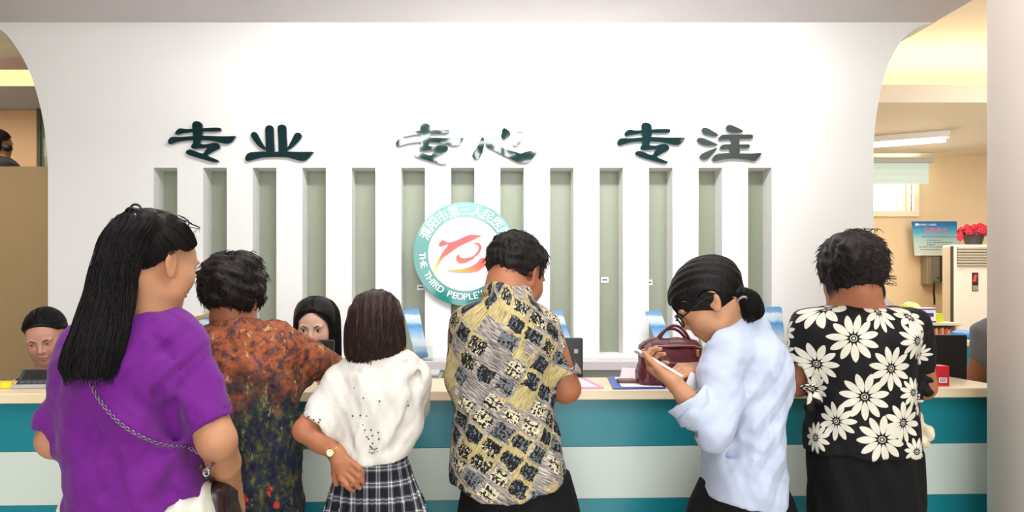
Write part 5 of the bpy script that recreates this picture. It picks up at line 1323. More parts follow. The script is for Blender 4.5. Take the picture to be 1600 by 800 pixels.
# ================= staff behind the counter
def bust(name_lbl, C, R, s, sk, hairfn, dress, sh_half, zsh, seat_z=.45, ears=True, open_=1.0, lip=(.82, .42, .42), facing=-1, clothname='uniform_top', stand=False, skfine=.0028):
    x, y = C[0], C[1]; yt = y+.02*facing*-1
    th = thing('person', (x, yt, 0), name_lbl, 'person')
    zs_ = zsh
    rows = [(zs_+.045, x, yt, .045, .05), (zs_+.02, x, yt, .09, .065), (zs_, x, yt, sh_half*.8, .08), (zs_-.04, x, yt, sh_half, .095), (zs_-.15, x, yt, sh_half*.92, .11), (zs_-.35, x, yt, sh_half*.8, .11), (max(zs_-.58, .5), x, yt, sh_half*.9, .12)]
    nb = np.array([x, yt, zs_+.02])
    bd = head(C, R, s, ears)+[rc(C+R@np.array([0, -.025, -.05])*s, nb, .046, .05, .02), loft(shrink(rows, .014, .012), .03)]
    f = facing
    AR = []
    for q in (-1, 1):
        S_ = np.array([x+q*(sh_half-.035), yt, zs_-.055]); E_ = np.array([x+q*(sh_half+.0), yt+.06*f, zs_-.30]); W_ = np.array([x+q*(sh_half-.09), yt+.27*f, max(zs_-.33, .80)])
        AR.append((S_, E_, W_)); bd += [rc(S_, E_, .042, .034, .03), rc(E_, W_, .034, .022, .01)]+hand(W_, (-q*.3, f, -.1), (0, 0, 1), q*f, (.3, .3, .3, .3), .9)
    if not stand:
        for q in (-1, 1):
            H = np.array([x+q*.09, yt, seat_z+.06]); K = np.array([x+q*.10, yt+.40*f*.55, seat_z+.05]); A = np.array([x+q*.10, yt+.40*f*.55, .08])
            bd += [rc(H, K, .075, .055, .03), rc(K, A, .05, .035, .02), rc(A, A+[0, f*.15, -.04], .035, .025, .02)]
        bd += [ell((x, yt, seat_z+.08), (.16, .12, .10), None, .04)]
    else: bd += [ell((x, yt, .9), (.14, .11, .12), None, .04)]+legs(x, yt, .85, foot=(0, f))
    sdf('body', bd, .011, sk, th, [(C-.135, C+.135, skfine)], colf=face_tint(C, R, s, lip))
    g = [loft(rows, .03)]
    for S_, E_, W_ in AR: g += [rc(S_, E_*.35+S_*.65 if dress[1] else E_, .055, .048, .04)]+([] if dress[1] else [rc(E_, W_*.85+E_*.15, .045, .036, .02)])
    g += [ell(nb+[0, .03*f, .03], (.05, .06, .05), None, .01, 's'), folds(.004, [((1, 0, .3), .09)], 3)]
    sdf(clothname, g, .007, dress[0], th)
    tr_ = []
    if not stand:
        for q in (-1, 1): tr_ += [rc((x+q*.09, yt, seat_z+.06), (x+q*.10, yt+.22*f, seat_z+.05), .09, .068, .03), rc((x+q*.10, yt+.22*f, seat_z+.05), (x+q*.10, yt+.22*f, .12), .066, .055, .02)]
        tr_ += [ell((x, yt, seat_z+.09), (.175, .135, .11), None, .04)]
    else:
        for q in (-1, 1): tr_ += [rc((x+q*.09, yt, .85), (x+q*.11, yt, .1), .1, .065, .04)]
    sdf('trousers', tr_, .012, cloth('navy_trousers', (30, 32, 48)), th)
    if not stand:
        for q in (-1, 1):
            A = np.array([x+q*.10, yt+.22*f, 0]); sdf('shoe', [ell(A+[0, f*.05, .035], (.045, .13, .04)), cut((0, 0, .001), (0, 0, -1))], .01, M_BLACK, th)
        # office chair under the sitter
        ch = thing('office_chair', (x, yt, 0), CHAIR_LABEL[0], 'chair')
        bx('seat', x-.22, x+.22, yt-.21, yt+.21, seat_z-.06, seat_z, M_DGREY, ch, .02)
        yb = yt-f*.23
        bx('backrest', x-.20, x+.20, min(yb, yb-f*.05), max(yb, yb-f*.05), seat_z+.12, seat_z+.42, M_DGREY, ch, .02)
        bx('back_bar', x-.03, x+.03, min(yb-f*.03, yb-f*.045), max(yb-f*.03, yb-f*.045), seat_z-.04, seat_z+.2, M_BLACK, ch)
        bm = bmesh.new(); cyl(bm, (x, yt, (seat_z-.06+.08)/2), .025, seat_z-.14, 'z', 16); bm_obj('column', bm, M_CHROME, ch)
        for k in range(5):
            a = k*2*math.pi/5+.3; tube('leg', [(x, yt, .09), (x+.26*math.cos(a), yt+.26*math.sin(a), .045)], [.022, .015], M_BLACK, ch)
            bm = bmesh.new(); bmesh.ops.create_uvsphere(bm, u_segments=12, v_segments=8, radius=.026, matrix=Matrix.Translation((x+.26*math.cos(a), yt+.26*math.sin(a), .026))); bm_obj('caster', bm, M_BLACK, ch, smooth=True)
    else:
        shoes(x, yt, .09, .02, M_WHITE, th, (0, f))
    hairfn(th)
    return th
CHAIR_LABEL = ['']
# receptionist in the middle
Cr = P(492, 511, 3.35); Rr = headR(180, 8, 0)
def hair_r(th):
    d = 3.35
    hr = rows_px([(464,482,504),(468,473,513),(476,466,521),(488,462,526),(505,460,528),(525,459,529),(545,460,530),(562,464,530),(578,470,528)], d, .09)
    hr = [(r[0], r[1], r[2]+.02, r[3], [.03, .06, .085, .10, .10, .09, .08, .07, .05][i]) for i, r in enumerate(hr)]
    hs = [loft(hr, .015), ell(Cr+Rr@np.array([0, -.012, .038]), (.082, .102, .088), Rr), hairline(Cr, Rr, .96, [(-.2, -.6), (.018, -.6), (.030, -.03), (.040, .030), (.055, .056), (.072, .074), (.09, .088), (.2, .1)]), ell(Cr+Rr@np.array([0, .102, .066]), (.030, .034, .030), Rr, .012, 's'), rc(Cr+Rr@np.array([0, .10, .085]), Cr+Rr@np.array([0, 0, .128]), .0035, .0035, .006, 's'),
          ell(Cr+Rr@np.array([0, .07, -.15]), (.045, .10, .06), Rr, .012, 's')]
    eyes(Cr, Rr, .96, th, 1.0)
    sdf('hair', hs, .0045, H_BLK, th, extra=strands_quads(loft_strands(hr, 500, 3, .001, .001, -.45, 3.6, zlow=.01, wob=.004)+cap_strands(Cr, Rr, .96, (.082, .102, .088), np.array([.084, .0, -.02]), [(.003, .075, .09), (.003, .0, .12)], 3, 200)+cap_strands(Cr, Rr, .96, (.082, .102, .088), np.array([-.084, .0, -.02]), [(.003, .075, .09), (.003, .0, .12)], 4, 200), .001))
M_LAV = cloth('lavender_white_uniform', (222, 214, 236))
CHAIR_LABEL[0] = 'dark grey office chair of the long-haired clerk facing the counter'
bust('person with long black hair behind the counter, face above a dark monitor', Cr, Rr, .96, SK_P, hair_r, (M_LAV, False), .19, 1.075, ears=False)
# clerk at far left, looking down
Cl = P(72, 526, 3.05); Rl = headR(168, 20, -6)
def hair_l(th):
    hs = [ell(Cl+Rl@np.array([0, -.014, .034])*.9, np.array([.083, .103, .089])*.9, Rl), ell(Cl+Rl@np.array([0, -.048, -.008])*.9, np.array([.074, .068, .062])*.9, Rl), hairline(Cl, Rl, .9, [(-.2, -.075), (-.10, -.066), (-.06, -.052), (-.035, -.022), (-.012, .018), (.01, .034), (.03, .038), (.045, .048), (.058, .062), (.075, .078), (.2, .09)]), ell(Cl+Rl@np.array([0, -.12, -.01]), (.045, .04, .045), Rl, .02)]
    st = cap_strands(Cl, Rl, .9, (.083, .103, .089), np.array([0, -.11, 0]), [(.0, .070, .095), (.045, .058, .08), (.072, .03, .052), (.077, .0, .035), (.075, -.03, -.01)], 15, 300)
    eyes(Cl, Rl, .9, th, .45)
    sdf('hair', hs, .005, H_BLK, th, extra=strands_quads(st, .001))
m, t, b = nmat('black_white_striped_knit', rgb=(40, 40, 44), rough=.85)
tc = t.new('ShaderNodeTexCoord').outputs['Object']; sp = t.new('ShaderNodeSeparateXYZ'); t.link(tc, sp.inputs[0])
fr = t.m('FRACT', t.m('MULTIPLY', t.m('ADD', sp.outputs['Z'], t.m('MULTIPLY', sp.outputs['X'], .55)), 55))
t.link(t.mix(t.m('GREATER_THAN', fr, .55), lin((34, 34, 40)), lin((176, 170, 170))), b.inputs['Base Color'])
CHAIR_LABEL[0] = 'dark grey office chair of the clerk in striped top at far left'
bust('person in striped top behind the counter at far left, looking down', Cl, Rl, .9, SK_L, hair_l, (m, False), .165, 1.05, lip=(.85, .5, .5))
# nurse in white walking behind, mostly hidden
Cn = P(1345, 412, 3.45); Rn = headR(-90, 5)
def hair_n(th):
    sdf('hair', [ell(Cn+Rn@np.array([0, -.014, .038])*.95, np.array([.083, .104, .086])*.95, Rn), ell(Cn+Rn@np.array([0, -.048, -.008])*.95, np.array([.074, .068, .062])*.95, Rn), hairline(Cn, Rn, .95, HL_UP)], .007, H_BLK, th)
bust('person in white coat behind the daisy blouse, mostly hidden', Cn, Rn, .95, SK_F, hair_n, (cloth('white_coat', (236, 224, 226)), False), .125, 1.37, stand=True, skfine=.006, clothname='white_coat')
# seated person behind the column, grey sleeve
Cg = P(1602, 455, 3.3); Rg = headR(0, 10)
def hair_g(th):
    sdf('hair', [ell(Cg+Rg@np.array([0, -.014, .030]), np.array([.086, .106, .094]), Rg), ell(Cg+Rg@np.array([0, -.048, -.008]), np.array([.076, .068, .062]), Rg), hairline(Cg, Rg, 1, HL_UP), bumpy(.003, .03, 2)], .007, H_SHT, th)
CHAIR_LABEL[0] = 'dark grey office chair behind the round column at right'
bust('person in grey short-sleeved top at right, half hidden by the round column', Cg, Rg, 1.0, SK_T, hair_g, (cloth('grey_jersey', (128, 124, 124)), True), .20, 1.28, seat_z=.55, facing=1, skfine=.006, clothname='grey_tshirt')
# dark-haired figure seen through the upper glazing at far left, on a raised floor
pf = bx('trim_3', -4.9, -2.4, 6.0, 6.95, 0, .98, M_TAN); struct(pf)
Cu = P(-1, 226, 6.3); Ru = headR(35, 0)
thu = thing('person', (Cu[0], 6.3, .98), 'dark-haired person in black top behind the upper glass at far left', 'person')
nb = Cu+np.array([0.01, 0, -.17])
bd = head(Cu, Ru, .95)+[rc(Cu+[0, 0, -.06], nb, .05, .055, .02), rc(nb+[-.06, 0, -.05], nb+[.06, 0, -.05], .07, .07, .04), rc(nb+[0, 0, -.05], (nb[0], 6.3, 1.95), .12, .13, .05)]
for q in (-1, 1): bd += [rc(nb+[q*.13, 0, -.07], nb+[q*.19, .02, -.34], .045, .035, .03), rc(nb+[q*.19, .02, -.34], nb+[q*.15, .16, -.50], .034, .022, .01)]+hand(nb+[q*.15, .16, -.50], (0, .5, -.8), (q, 0, 0), -q)
for q in (-1, 1): bd += [rc((nb[0]+q*.08, 6.3, 1.86), (nb[0]+q*.1, 6.3, 1.06), .085, .045, .03), rc((nb[0]+q*.1, 6.28, 1.04), (nb[0]+q*.1, 6.42, 1.015), .035, .03, .02)]
sdf('body', bd, .012, SK_W, thu, [(Cu-.14, Cu+.14, .006)], colf=face_tint(Cu, Ru, .95))
sdf('black_top', [rc(nb+[-.07, 0, -.06], nb+[.07, 0, -.06], .085, .085, .04), rc(nb+[0, 0, -.06], (nb[0], 6.3, 1.93), .145, .15, .05)]+[rc(nb+[q*.13, 0, -.07], nb+[q*.19, .02, -.30], .058, .05, .04) for q in (-1, 1)], .01, cloth('black_top_cloth', (22, 22, 24)), thu)
sdf('dark_trousers', [rc((nb[0]+q*.08, 6.3, 1.86), (nb[0]+q*.1, 6.3, 1.10), .105, .065, .04) for q in (-1, 1)], .012, cloth('black_trs', (30, 30, 34)), thu)
sdf('hair', [ell(Cu+Ru@np.array([0, -.014, .038]), np.array([.083, .104, .086]), Ru), ell(Cu+Ru@np.array([0, -.040, -.02]), np.array([.082, .082, .085]), Ru), hairline(Cu, Ru, .95, [(-.2, -.12), (-.03, -.10), (-.01, .02), (.03, .03), (.06, .06), (.2, .08)]), ell(P(12, 231, 6.25), (.035, .03, .03), None, .02)], .007, H_BLK, thu)
# ------------------------------------------------------------------ things on and behind the counter
ZT_ = 1.0805
def topP(px, py):
    """point on the worktop seen at pixel px, py"""
    d = (CAMZ-ZT_)*F/(py-VY); return Vector((wx(px, d), d, ZT_))
def sheet(name, quad, h, m, label, cat, z=0, group=None):
    bm = bmesh.new(); a = [bm.verts.new(topP(*q)+Vector((0, 0, z))) for q in quad]; b = [bm.verts.new(v.co+Vector((0, 0, h))) for v in a]
    bm.faces.new(a[::-1]); bm.faces.new(b)
    for i in range(4): bm.faces.new((a[i], a[(i+1) % 4], b[(i+1) % 4], b[i]))
    o = bm_obj(name, bm, m); tag(o, label, cat, group); return o
M_PINK = mat('pink_card', (238, 150, 200), .6); M_PPK = mat('pale_pink_paper', (242, 214, 222), .7); M_BLUE = mat('blue_board', (58, 84, 176), .4)
o = sheet('pink_folder', [(900, 608), (944, 607), (912, 591), (880, 591)], .003, M_PINK, 'white form in a pink edged folder beside the printed shirt elbow', 'folder')
bm = bmesh.new(); a = [bm.verts.new(topP(*q)+Vector((0, 0, .0033))) for q in ((896, 607), (934, 606.3), (907, 592.6), (882, 592.4))]; b = [bm.verts.new(v.co+Vector((0, 0, .0006))) for v in a]; bm.faces.new(b); bm.faces.new(a[::-1])
bm_obj('form', bm, M_PAPER, o)
o = sheet('clipboard', [(958, 608.5), (1040, 608), (1020, 590), (949, 590)], .004, M_BLUE, 'blue edged clipboard holding papers left of the burgundy handbag', 'clipboard')
bm = bmesh.new(); a = [bm.verts.new(topP(*q)+Vector((0, 0, .0043))) for q in ((972, 607), (1036, 607), (1018, 591.5), (960, 591.5))]; b = [bm.verts.new(v.co+Vector((0, 0, .0012))) for v in a]; bm.faces.new(b); bm.faces.new(a[::-1])
bm_obj('form', bm, M_PAPER, o)
# leaning pale pink sheet
bm = bmesh.new()
rows = []
for u in np.linspace(0, 1, 7):
    l, r = topP(966+6*u, 600-8*u), topP(1000+4*u, 600-6*u); hz = .035*u**1.6+.006
    rows.append([bm.verts.new((l.x, l.y+.0, ZT_+hz)), bm.verts.new((r.x, r.y, ZT_+hz))])
for a, b in zip(rows, rows[1:]): bm.faces.new((a[0], a[1], b[1], b[0]))
o = bm_obj('pink_form', bm, M_PPK); tag(o, 'pale pink curling paper form behind the blue clipboard', 'paper'); md = o.modifiers.new('s', 'SOLIDIFY'); md.thickness = .0008
p = topP(978, 600)
o = bx('wallet', p.x-.028, p.x+.035, p.y-.03, p.y+.03, ZT_+.0055, ZT_+.017, noisy('brown_leather', (120, 84, 84), (96, 66, 66), 20, .45, .2, 40), bevel=.004); tag(o, 'small brown wallet lying on the blue clipboard', 'wallet')
# burgundy handbag
M_BUR = noisy('burgundy_leather', (92, 20, 34), (78, 16, 28), 12, .33, .12, 160)
hb0 = V(1050, 607.5, 2.64); hb0.z = ZT_
hb = thing('handbag', (V(1050, 600, 2.70).x, 2.70, ZT_), 'burgundy leather handbag with a round top handle on the counter', 'handbag')
bxm = wx(1049, 2.70); hw = .112
rows_b = [(ZT_+.001, bxm, 2.715, hw-.004, .062), (ZT_+.02, bxm, 2.715, hw, .066), (ZT_+.08, bxm, 2.715, hw-.004, .058), (ZT_+.125, bxm, 2.715, hw-.010, .045), (ZT_+.150, bxm, 2.715, hw-.022, .034), (ZT_+.160, bxm, 2.715, hw-.04, .026)]
bs = [loft(rows_b, .01, n=4.5), ell((bxm+.01, 2.715, ZT_+.168), (.075, .020, .028), None, .006, 's'), folds(.002, [((1, 0, .4), .06)], 2)]
sdf('bag_body', bs, .0035, M_BUR, hb)
bx('front_pocket', bxm-.085, bxm+.07, 2.644, 2.66, ZT_+.015, ZT_+.085, M_BUR, hb, .007)
arc = [(bxm-.045+.105*(u)+0, 2.69, ZT_+.148+.055*math.sin(math.pi*u)**.7) for u in np.linspace(0, 1, 22)]
tube('handle', arc, .0052, M_BUR, hb, 10)
arc = [(bxm-.045+.105*(u)+.004, 2.745, ZT_+.145+.045*math.sin(math.pi*u)**.7) for u in np.linspace(0, 1, 22)]
tube('handle', arc, .0052, M_BUR, hb, 10)
tube('top_zip', [(bxm-.078, 2.682, ZT_+.125), (bxm-.06, 2.676, ZT_+.136), (bxm, 2.672, ZT_+.138), (bxm+.07, 2.674, ZT_+.137), (bxm+.095, 2.68, ZT_+.128)], .0022, mat('zip_pale', (190, 150, 140), .4, .5), hb, 6)
tube('top_zip', [(bxm-.078, 2.682, ZT_+.120), (bxm-.06, 2.673, ZT_+.131), (bxm, 2.668, ZT_+.133), (bxm+.07, 2.670, ZT_+.132)], .004, M_BUR, hb, 6)
bx('zip_pull', bxm+.072, bxm+.082, 2.655, 2.66, ZT_+.102, ZT_+.124, M_GOLD, hb, .0015)
bx('zip_pull', bxm-.082, bxm-.076, 2.640, 2.644, ZT_+.055, ZT_+.085, M_GOLD, hb, .0015)
tube('side_ring', [(bxm-.098+.010*math.cos(a), 2.668, ZT_+.118+.007*math.sin(a)) for a in np.linspace(0, 6.28, 18)], .0020, M_GOLD, hb)
bx('pocket_trim', bxm-.062, bxm-.058, 2.641, 2.645, ZT_+.02, ZT_+.08, M_GOLD, hb)
# red box on the counter, right
p = topP(1469, 603)
rb = thing('red_box', (p.x, p.y, ZT_), 'small red cardboard box on the counter beside the daisy blouse', 'box')
k = p.y/F
M_RED = noisy('red_card', (196, 22, 40), (184, 18, 36), 6, .45, .03, 60)
x0, x1 = wx(1453, p.y), wx(1483.5, p.y); zt = CAMZ+(VY-572)*k
bx('carton', x0, x1, p.y, p.y+.06, ZT_, zt, M_RED, rb, .0015)
bx('barcode_label', wx(1467, p.y), wx(1479.5, p.y), p.y-.0008, p.y-.0002, CAMZ+(VY-598)*k, CAMZ+(VY-590)*k, M_PAPER, rb)
for i in range(6): bx('bar', wx(1468.5+i*1.7, p.y), wx(1469.3+i*1.7, p.y), p.y-.0014, p.y-.0009, CAMZ+(VY-597)*k, CAMZ+(VY-591)*k, M_DGREY, rb)
bm = bmesh.new(); cyl(bm, (wx(1460.5, p.y), p.y-.0006, CAMZ+(VY-594)*k), .006, .001, 'y', 20); bm_obj('round_mark', bm, mat('dark_red_ink', (120, 12, 24), .5), rb)
# yellow things
p = topP(3, 607); bm = bmesh.new(); cyl(bm, (p.x, p.y+.02, ZT_+.012), .026, .016, r2=.022); cyl(bm, (p.x, p.y+.02, ZT_+.0025), .028, .005)
o = bm_obj('sponge_dish', bm, mat('yellow_plastic', (250, 214, 30), .5), bevel=.003); tag(o, 'yellow round sponge dish on the counter at far left', 'dish')
p = topP(705, 598); o = bx('tape_box', p.x-.014, p.x+.014, p.y, p.y+.03, ZT_, ZT_+.015, mat('yellow_card', (250, 218, 20), .5), bevel=.002); tag(o, 'small yellow box on the counter left of the printed shirt', 'box')
# card reader at far left
p = topP(48, 607)
pos = thing('card_terminal', (p.x, p.y, ZT_), 'dark grey card terminal on the counter in front of the striped top', 'card terminal')
Mt = Matrix.Translation((p.x, p.y+.03, ZT_)) @ Matrix.Rotation(math.radians(8), 4, 'Z')
bm = bmesh.new()
vs = box(bm, -.062, .062, -.04, .05, 0, .012, Mt)
bm_obj('base', bm, mat('pale_grey_plastic', (176, 174, 172), .5), pos, bevel=.003)
bm = bmesh.new(); M2 = Mt @ Matrix.Translation((0, .01, .012)) @ Matrix.Rotation(math.radians(38), 4, 'X'); box(bm, -.058, .058, -.045, .055, 0, .014, M2); bm_obj('keypad_body', bm, M_DGREY, pos, bevel=.003)
bm = bmesh.new(); box(bm, -.045, .045, .005, .048, .0141, .0155, M2); bm_obj('display', bm, M_BLACK, pos)
bm = bmesh.new(); [box(bm, -.045+i*.019, -.031+i*.019, -.038+j*.012, -.030+j*.012, .0141, .0165, M2) for i in range(5) for j in range(3)]; bm_obj('keys', bm, mat('grey_keys', (90, 90, 96), .5), pos)
# grey printer behind the counter top, beside the white T-shirt
pr = thing('receipt_printer', (wx(660, 3.1), 3.14, .77), 'grey printer behind the counter right of the white T-shirt', 'printer')
zt = wz(582, 3.1)
bx('printer_body', wx(600, 3.1), wx(690, 3.1), 3.04, 3.24, .77, zt-.012, mat('grey_printer', (150, 154, 152), .5), pr, .006)
bx('lid', wx(602, 3.1), wx(686, 3.1), 3.05, 3.22, zt-.0115, zt, mat('lid_grey', (206, 208, 210), .4), pr, .003)
bx('paper_slot', wx(610, 3.1), wx(685, 3.1), 3.032, 3.0395, zt-.03, zt-.022, M_DGREY, pr)
# monitors on the staff desk
def monitor(px0, px1, pyt, d, label, mark=False, rot=0):
    x0, x1 = wx(px0, d), wx(px1, d); xm = (x0+x1)/2; zt = wz(pyt, d); hgt = max(zt-.86, .2)
    mo = thing('monitor', (xm, d+.08, .77), label, 'monitor')
    Mm = Matrix.Translation((xm, d, 0)) @ Matrix.Rotation(rot, 4, 'Z') @ Matrix.Translation((-xm, -d, 0))
    bx('back_cover', x0, x1, d, d+.018, zt-hgt, zt, M_BLACK, mo, .006, Mm)
    bx('display', x0+.006, x1-.006, d+.0181, d+.022, zt-hgt+.006, zt-.006, mat('monitor_screen', (40, 44, 60), .2), mo, 0, Mm)
    bx('stand_neck', xm-.02, xm+.02, d+.004, d+.016, .772, zt-hgt+.05, M_BLACK, mo, 0, Mm); bx('stand_foot', xm-.08, xm+.08, d-.05, d+.10, .77, .778, M_BLACK, mo, .003, Mm)
    if mark: bx('sticker', x1-.034, x1-.019, d-.0008, d-.0001, zt-.058, zt-.042, mat('pale_sticker', (170, 170, 168), .5), mo, 0, Mm)
    return mo
monitor(452, 522, 531, 3.02, 'dark monitor in front of the long-haired clerk behind the counter')
monitor(810, 911, 528, 3.02, 'black monitor with a small pale sticker, right of the printed shirt', True)
monitor(1400, 1511, 523, 3.02, 'black monitor behind the counter, right of the daisy blouse', False, -.03)
# leaflets standing on the ledge against the wall
m, t, b = nmat('blue_leaflet_print', rgb=(150, 190, 226), rough=.35)
tc = t.new('ShaderNodeTexCoord').outputs['Generated']; sp = t.new('ShaderNodeSeparateXYZ'); t.link(tc, sp.inputs[0])
f = t.m('ADD', sp.outputs['Z'], t.m('MULTIPLY', t.m('SUBTRACT', t.noise(tc, 5, 3), .5), .12))
t.link(t.ramp(f, [(0, lin((120, 160, 208))), (.22, lin((160, 186, 214))), (.36, lin((206, 214, 214))), (.5, lin((150, 190, 220))), (.66, lin((74, 142, 206))), (.74, lin((190, 214, 228))), (.86, lin((214, 226, 232))), (.9, lin((110, 160, 210))), (1, lin((100, 150, 204)))]), b.inputs['Base Color'])
M_LEAF = m
def leaflets(quad, d, n, label, thick=.003):
    c = np.mean([P(*q, d) for q in quad], 0); zb = min(wz(q[1], d) for q in quad)
    gp = label
    root = thing('leaflet_stack', (c[0], d, 1.0455), label, 'leaflets')
    for i in range(n):
        bm = bmesh.new(); a = []
        for j, q in enumerate(quad):
            lean = (wz(q[1], d)-zb)*.22; a.append(bm.verts.new(Vector(P(q[0]+i*2.0, q[1]+(i*.8 if j < 2 else 0), d))+Vector((0, lean-.05+i*thick*1.2, 0))))
        b2 = [bm.verts.new(v.co+Vector((0, thick*.8, 0))) for v in a]
        bm.faces.new(a); bm.faces.new(b2[::-1])
        for k in range(4): bm.faces.new((a[k], a[(k+1) % 4], b2[(k+1) % 4], b2[k]))
        bm_obj('leaflet', bm, M_LEAF, root)
    # clear holder at the foot
    xs = [wx(q[0], d) for q in quad[2:]]; zz = zb
    bx('holder', min(xs)-.008, max(xs)+.03, d-.07, d-.066, 1.0455, 1.0455+.07, M_GLASS, root)
    bx('holder_base', min(xs)-.008, max(xs)+.03, d-.07, d+.02, 1.0455, 1.048, M_GLASS, root)
leaflets([(630,485),(652,482),(668,556),(652,561)], 4.10, 2, 'pale blue leaflets leaning on the wall right of the brown-haired person')
leaflets([(862,487),(876,484),(893,545),(880,560)], 4.10, 2, 'pale blue leaflets leaning on the wall behind the printed shirt shoulder')
leaflets([(1008,487),(1030,484),(1050,545),(1032,562)], 4.10, 2, 'pale blue leaflets leaning behind the burgundy handbag')
leaflets([(1186,480),(1219,479),(1220,556),(1188,558)], 4.10, 3, 'upright block of pale blue leaflets behind the pale blue shirt')
leaflets([(1085,498),(1098,502),(1112,556),(1100,560)], 4.10, 1, 'single pale blue leaflet against the wall behind the glasses')
# small wooden framed card at left
fr_ = thing('framed_card', (wx(325, 4.05), 4.08, 1.0455), 'small pale wood framed card leaning behind the orange floral blouse', 'frame')
Mt = Matrix.Translation(V(330, 512, 4.06)) @ Matrix.Rotation(math.radians(-14), 4, 'Y') @ Matrix.Rotation(math.radians(-8), 4, 'X')
bm = bmesh.new()
for (a, b_, c, d_) in ((-.07, .07, .055, .075), (-.07, .07, -.16, -.145), (-.07, -.052, -.145, .055), (.052, .07, -.145, .055)): box(bm, a, b_, -.006, .006, c, d_, Mt)
bm_obj('frame', bm, noisy('frame_wood', (186, 154, 104), (170, 138, 90), 20, .5), fr_, bevel=.002)
bm = bmesh.new(); box(bm, -.052, .052, -.003, .003, -.145, .055, Mt); bm_obj('card', bm, M_LEAF, fr_)

# ------------------------------------------------------------------ right-hand room
def at(px, py, d): return V(px, py, d)
# poster
DPo = DF-.13
ps = thing('wall_poster', P(1462, 373, DPo), 'blue to white notice poster with pink title on the cream wall', 'poster')
m, t, b = nmat('poster_print', rgb=(80, 150, 190), rough=.4)
g = t.new('ShaderNodeTexCoord').outputs['Generated']; sp = t.new('ShaderNodeSeparateXYZ'); t.link(g, sp.inputs[0])
t.link(t.ramp(sp.outputs['Z'], [(0, lin((214, 222, 214))), (.45, lin((176, 206, 206))), (.68, lin((84, 168, 196))), (.9, lin((30, 116, 178))), (1, lin((16, 88, 156)))]), b.inputs['Base Color'])
q = [(1424.5, 346), (1495, 346), (1498, 399), (1429.5, 399.5)]
bm = bmesh.new(); a = [bm.verts.new(P(*c, DPo)) for c in q]; b2 = [bm.verts.new(v.co+Vector((0, .004, 0))) for v in a]; bm.faces.new(a); bm.faces.new(b2[::-1])
for k in range(4): bm.faces.new((a[k], a[(k+1) % 4], b2[(k+1) % 4], b2[k]))
bm_obj('print', bm, m, ps)
def line_text(name, body, px, py, size_px, d, m, parent, bold=.0):
    vs, fs = text_mesh(body, size_px*d/F); 
    if not len(vs): return
    cy_ = (vs[:, 1].max()+vs[:, 1].min())/2; o_ = P(px, py, d)
    V_ = [(o_[0]+x, d-.0005-z, o_[2]+y-cy_) for x, y, z in vs]; mesh_obj(name, V_, fs, m, parent)
M_PK2 = mat('pink_red_print', (236, 96, 130), .5)
line_text('title', '中医养生', 1462, 360, 9.5, DPo, M_PK2, ps)
line_text('header', '濮阳市第三人民医院', 1448, 351, 3.3, DPo, M_EW, ps)
bm = bmesh.new(); cyl(bm, P(1432, 351, DPo)-np.array([0, .0012, 0]), .012, .002, 'y', 24); bm_obj('emblem_mark', bm, M_EW, ps)
bm = bmesh.new(); rg = np.random.default_rng(4)
for (y, x0, x1) in ((370, 1440, 1492), (375.5, 1448, 1470), (379, 1448, 1487), (382.5, 1448, 1461), (386, 1436, 1482), (390, 1438, 1469)):
    x = x0
    while x < x1:
        w_ = rg.uniform(1.2, 4); box(bm, wx(x, DPo), wx(min(x+w_, x1), DPo), DPo-.0015, DPo-.0005, wz(y+.55, DPo), wz(y-.55, DPo)); x += w_+rg.uniform(.5, 1.3)
bm_obj('text_lines', bm, mat('grey_ink', (96, 110, 112), .6), ps)
# electric meter box under the poster
mb = thing('meter_box', P(1461, 445, DF-.08), 'grey beige electric meter box on the wall below the poster', 'box')
M_MB = noisy('meter_box_enamel', (150, 142, 118), (140, 132, 108), 6, .5)
bx('case', wx(1438, DF), wx(1485, DF), DF-.11, DF-.001, wz(445, DF), wz(398, DF), M_MB, mb, .01)
bx('cover', wx(1445, DF), wx(1482, DF), DF-.122, DF-.111, wz(441, DF), wz(402, DF), mat('cover_grey', (124, 118, 100), .5), mb, .004)
bx('breaker_strip', wx(1456, DF), wx(1464, DF), DF-.128, DF-.1225, wz(440, DF), wz(401, DF), mat('dark_brown_metal', (54, 44, 36), .5), mb)
for px in (1453, 1470): 
    bm = bmesh.new(); cyl(bm, P(px, 434, DF)-np.array([0, .125, 0]), .008, .008, 'y', 16); bm_obj('screw', bm, M_BLACK, mb)
o = tube('power_cable', [P(1460, 441, DF-.14), P(1459, 455, DF-.1), P(1460, 468, DF-.06), P(1460, 476, DF-.05)], .008, M_BLACK, mb)
# air conditioner
DA = 6.4
ac = thing('air_conditioner', (wx(1545, DA), DA+.085, 0), 'tall white floor standing air conditioner with top grille and display', 'air conditioner')
ax0, ax1 = wx(1490, DA), wx(1600, DA); za = wz(382, DA)
M_ACW = noisy('ac_white', (232, 222, 204), (226, 216, 198), 4, .4, .02, 40)
bx('cabinet', ax0, ax1, DA, DA+.17, 0, za, M_ACW, ac, .02)
gz0, gz1 = wz(416, DA), wz(386, DA)
bx('grille_recess', wx(1495, DA), wx(1592, DA), DA-.004, DA+.002, gz0, gz1, mat('grille_dark', (58, 48, 40), .6), ac)
for i in range(7):
    z = gz0+(i+.5)/7*(gz1-gz0); bx('louvre', wx(1495, DA), wx(1592, DA), DA-.020, DA-.0045, z-.006, z+.006, mat('louvre_beige', (196, 184, 164), .5), ac, 0, Matrix.Translation((0, DA-.012, z)) @ Matrix.Rotation(.5, 4, 'X') @ Matrix.Translation((0, -DA+.012, -z)))
bx('control_panel', wx(1518.5, DA), wx(1528, DA), DA-.006, DA-.0005, wz(455, DA), wz(426, DA), mat('panel_dark', (60, 40, 40), .2), ac, .001)
bm = bmesh.new(); c = P(1523, 434, DA); 
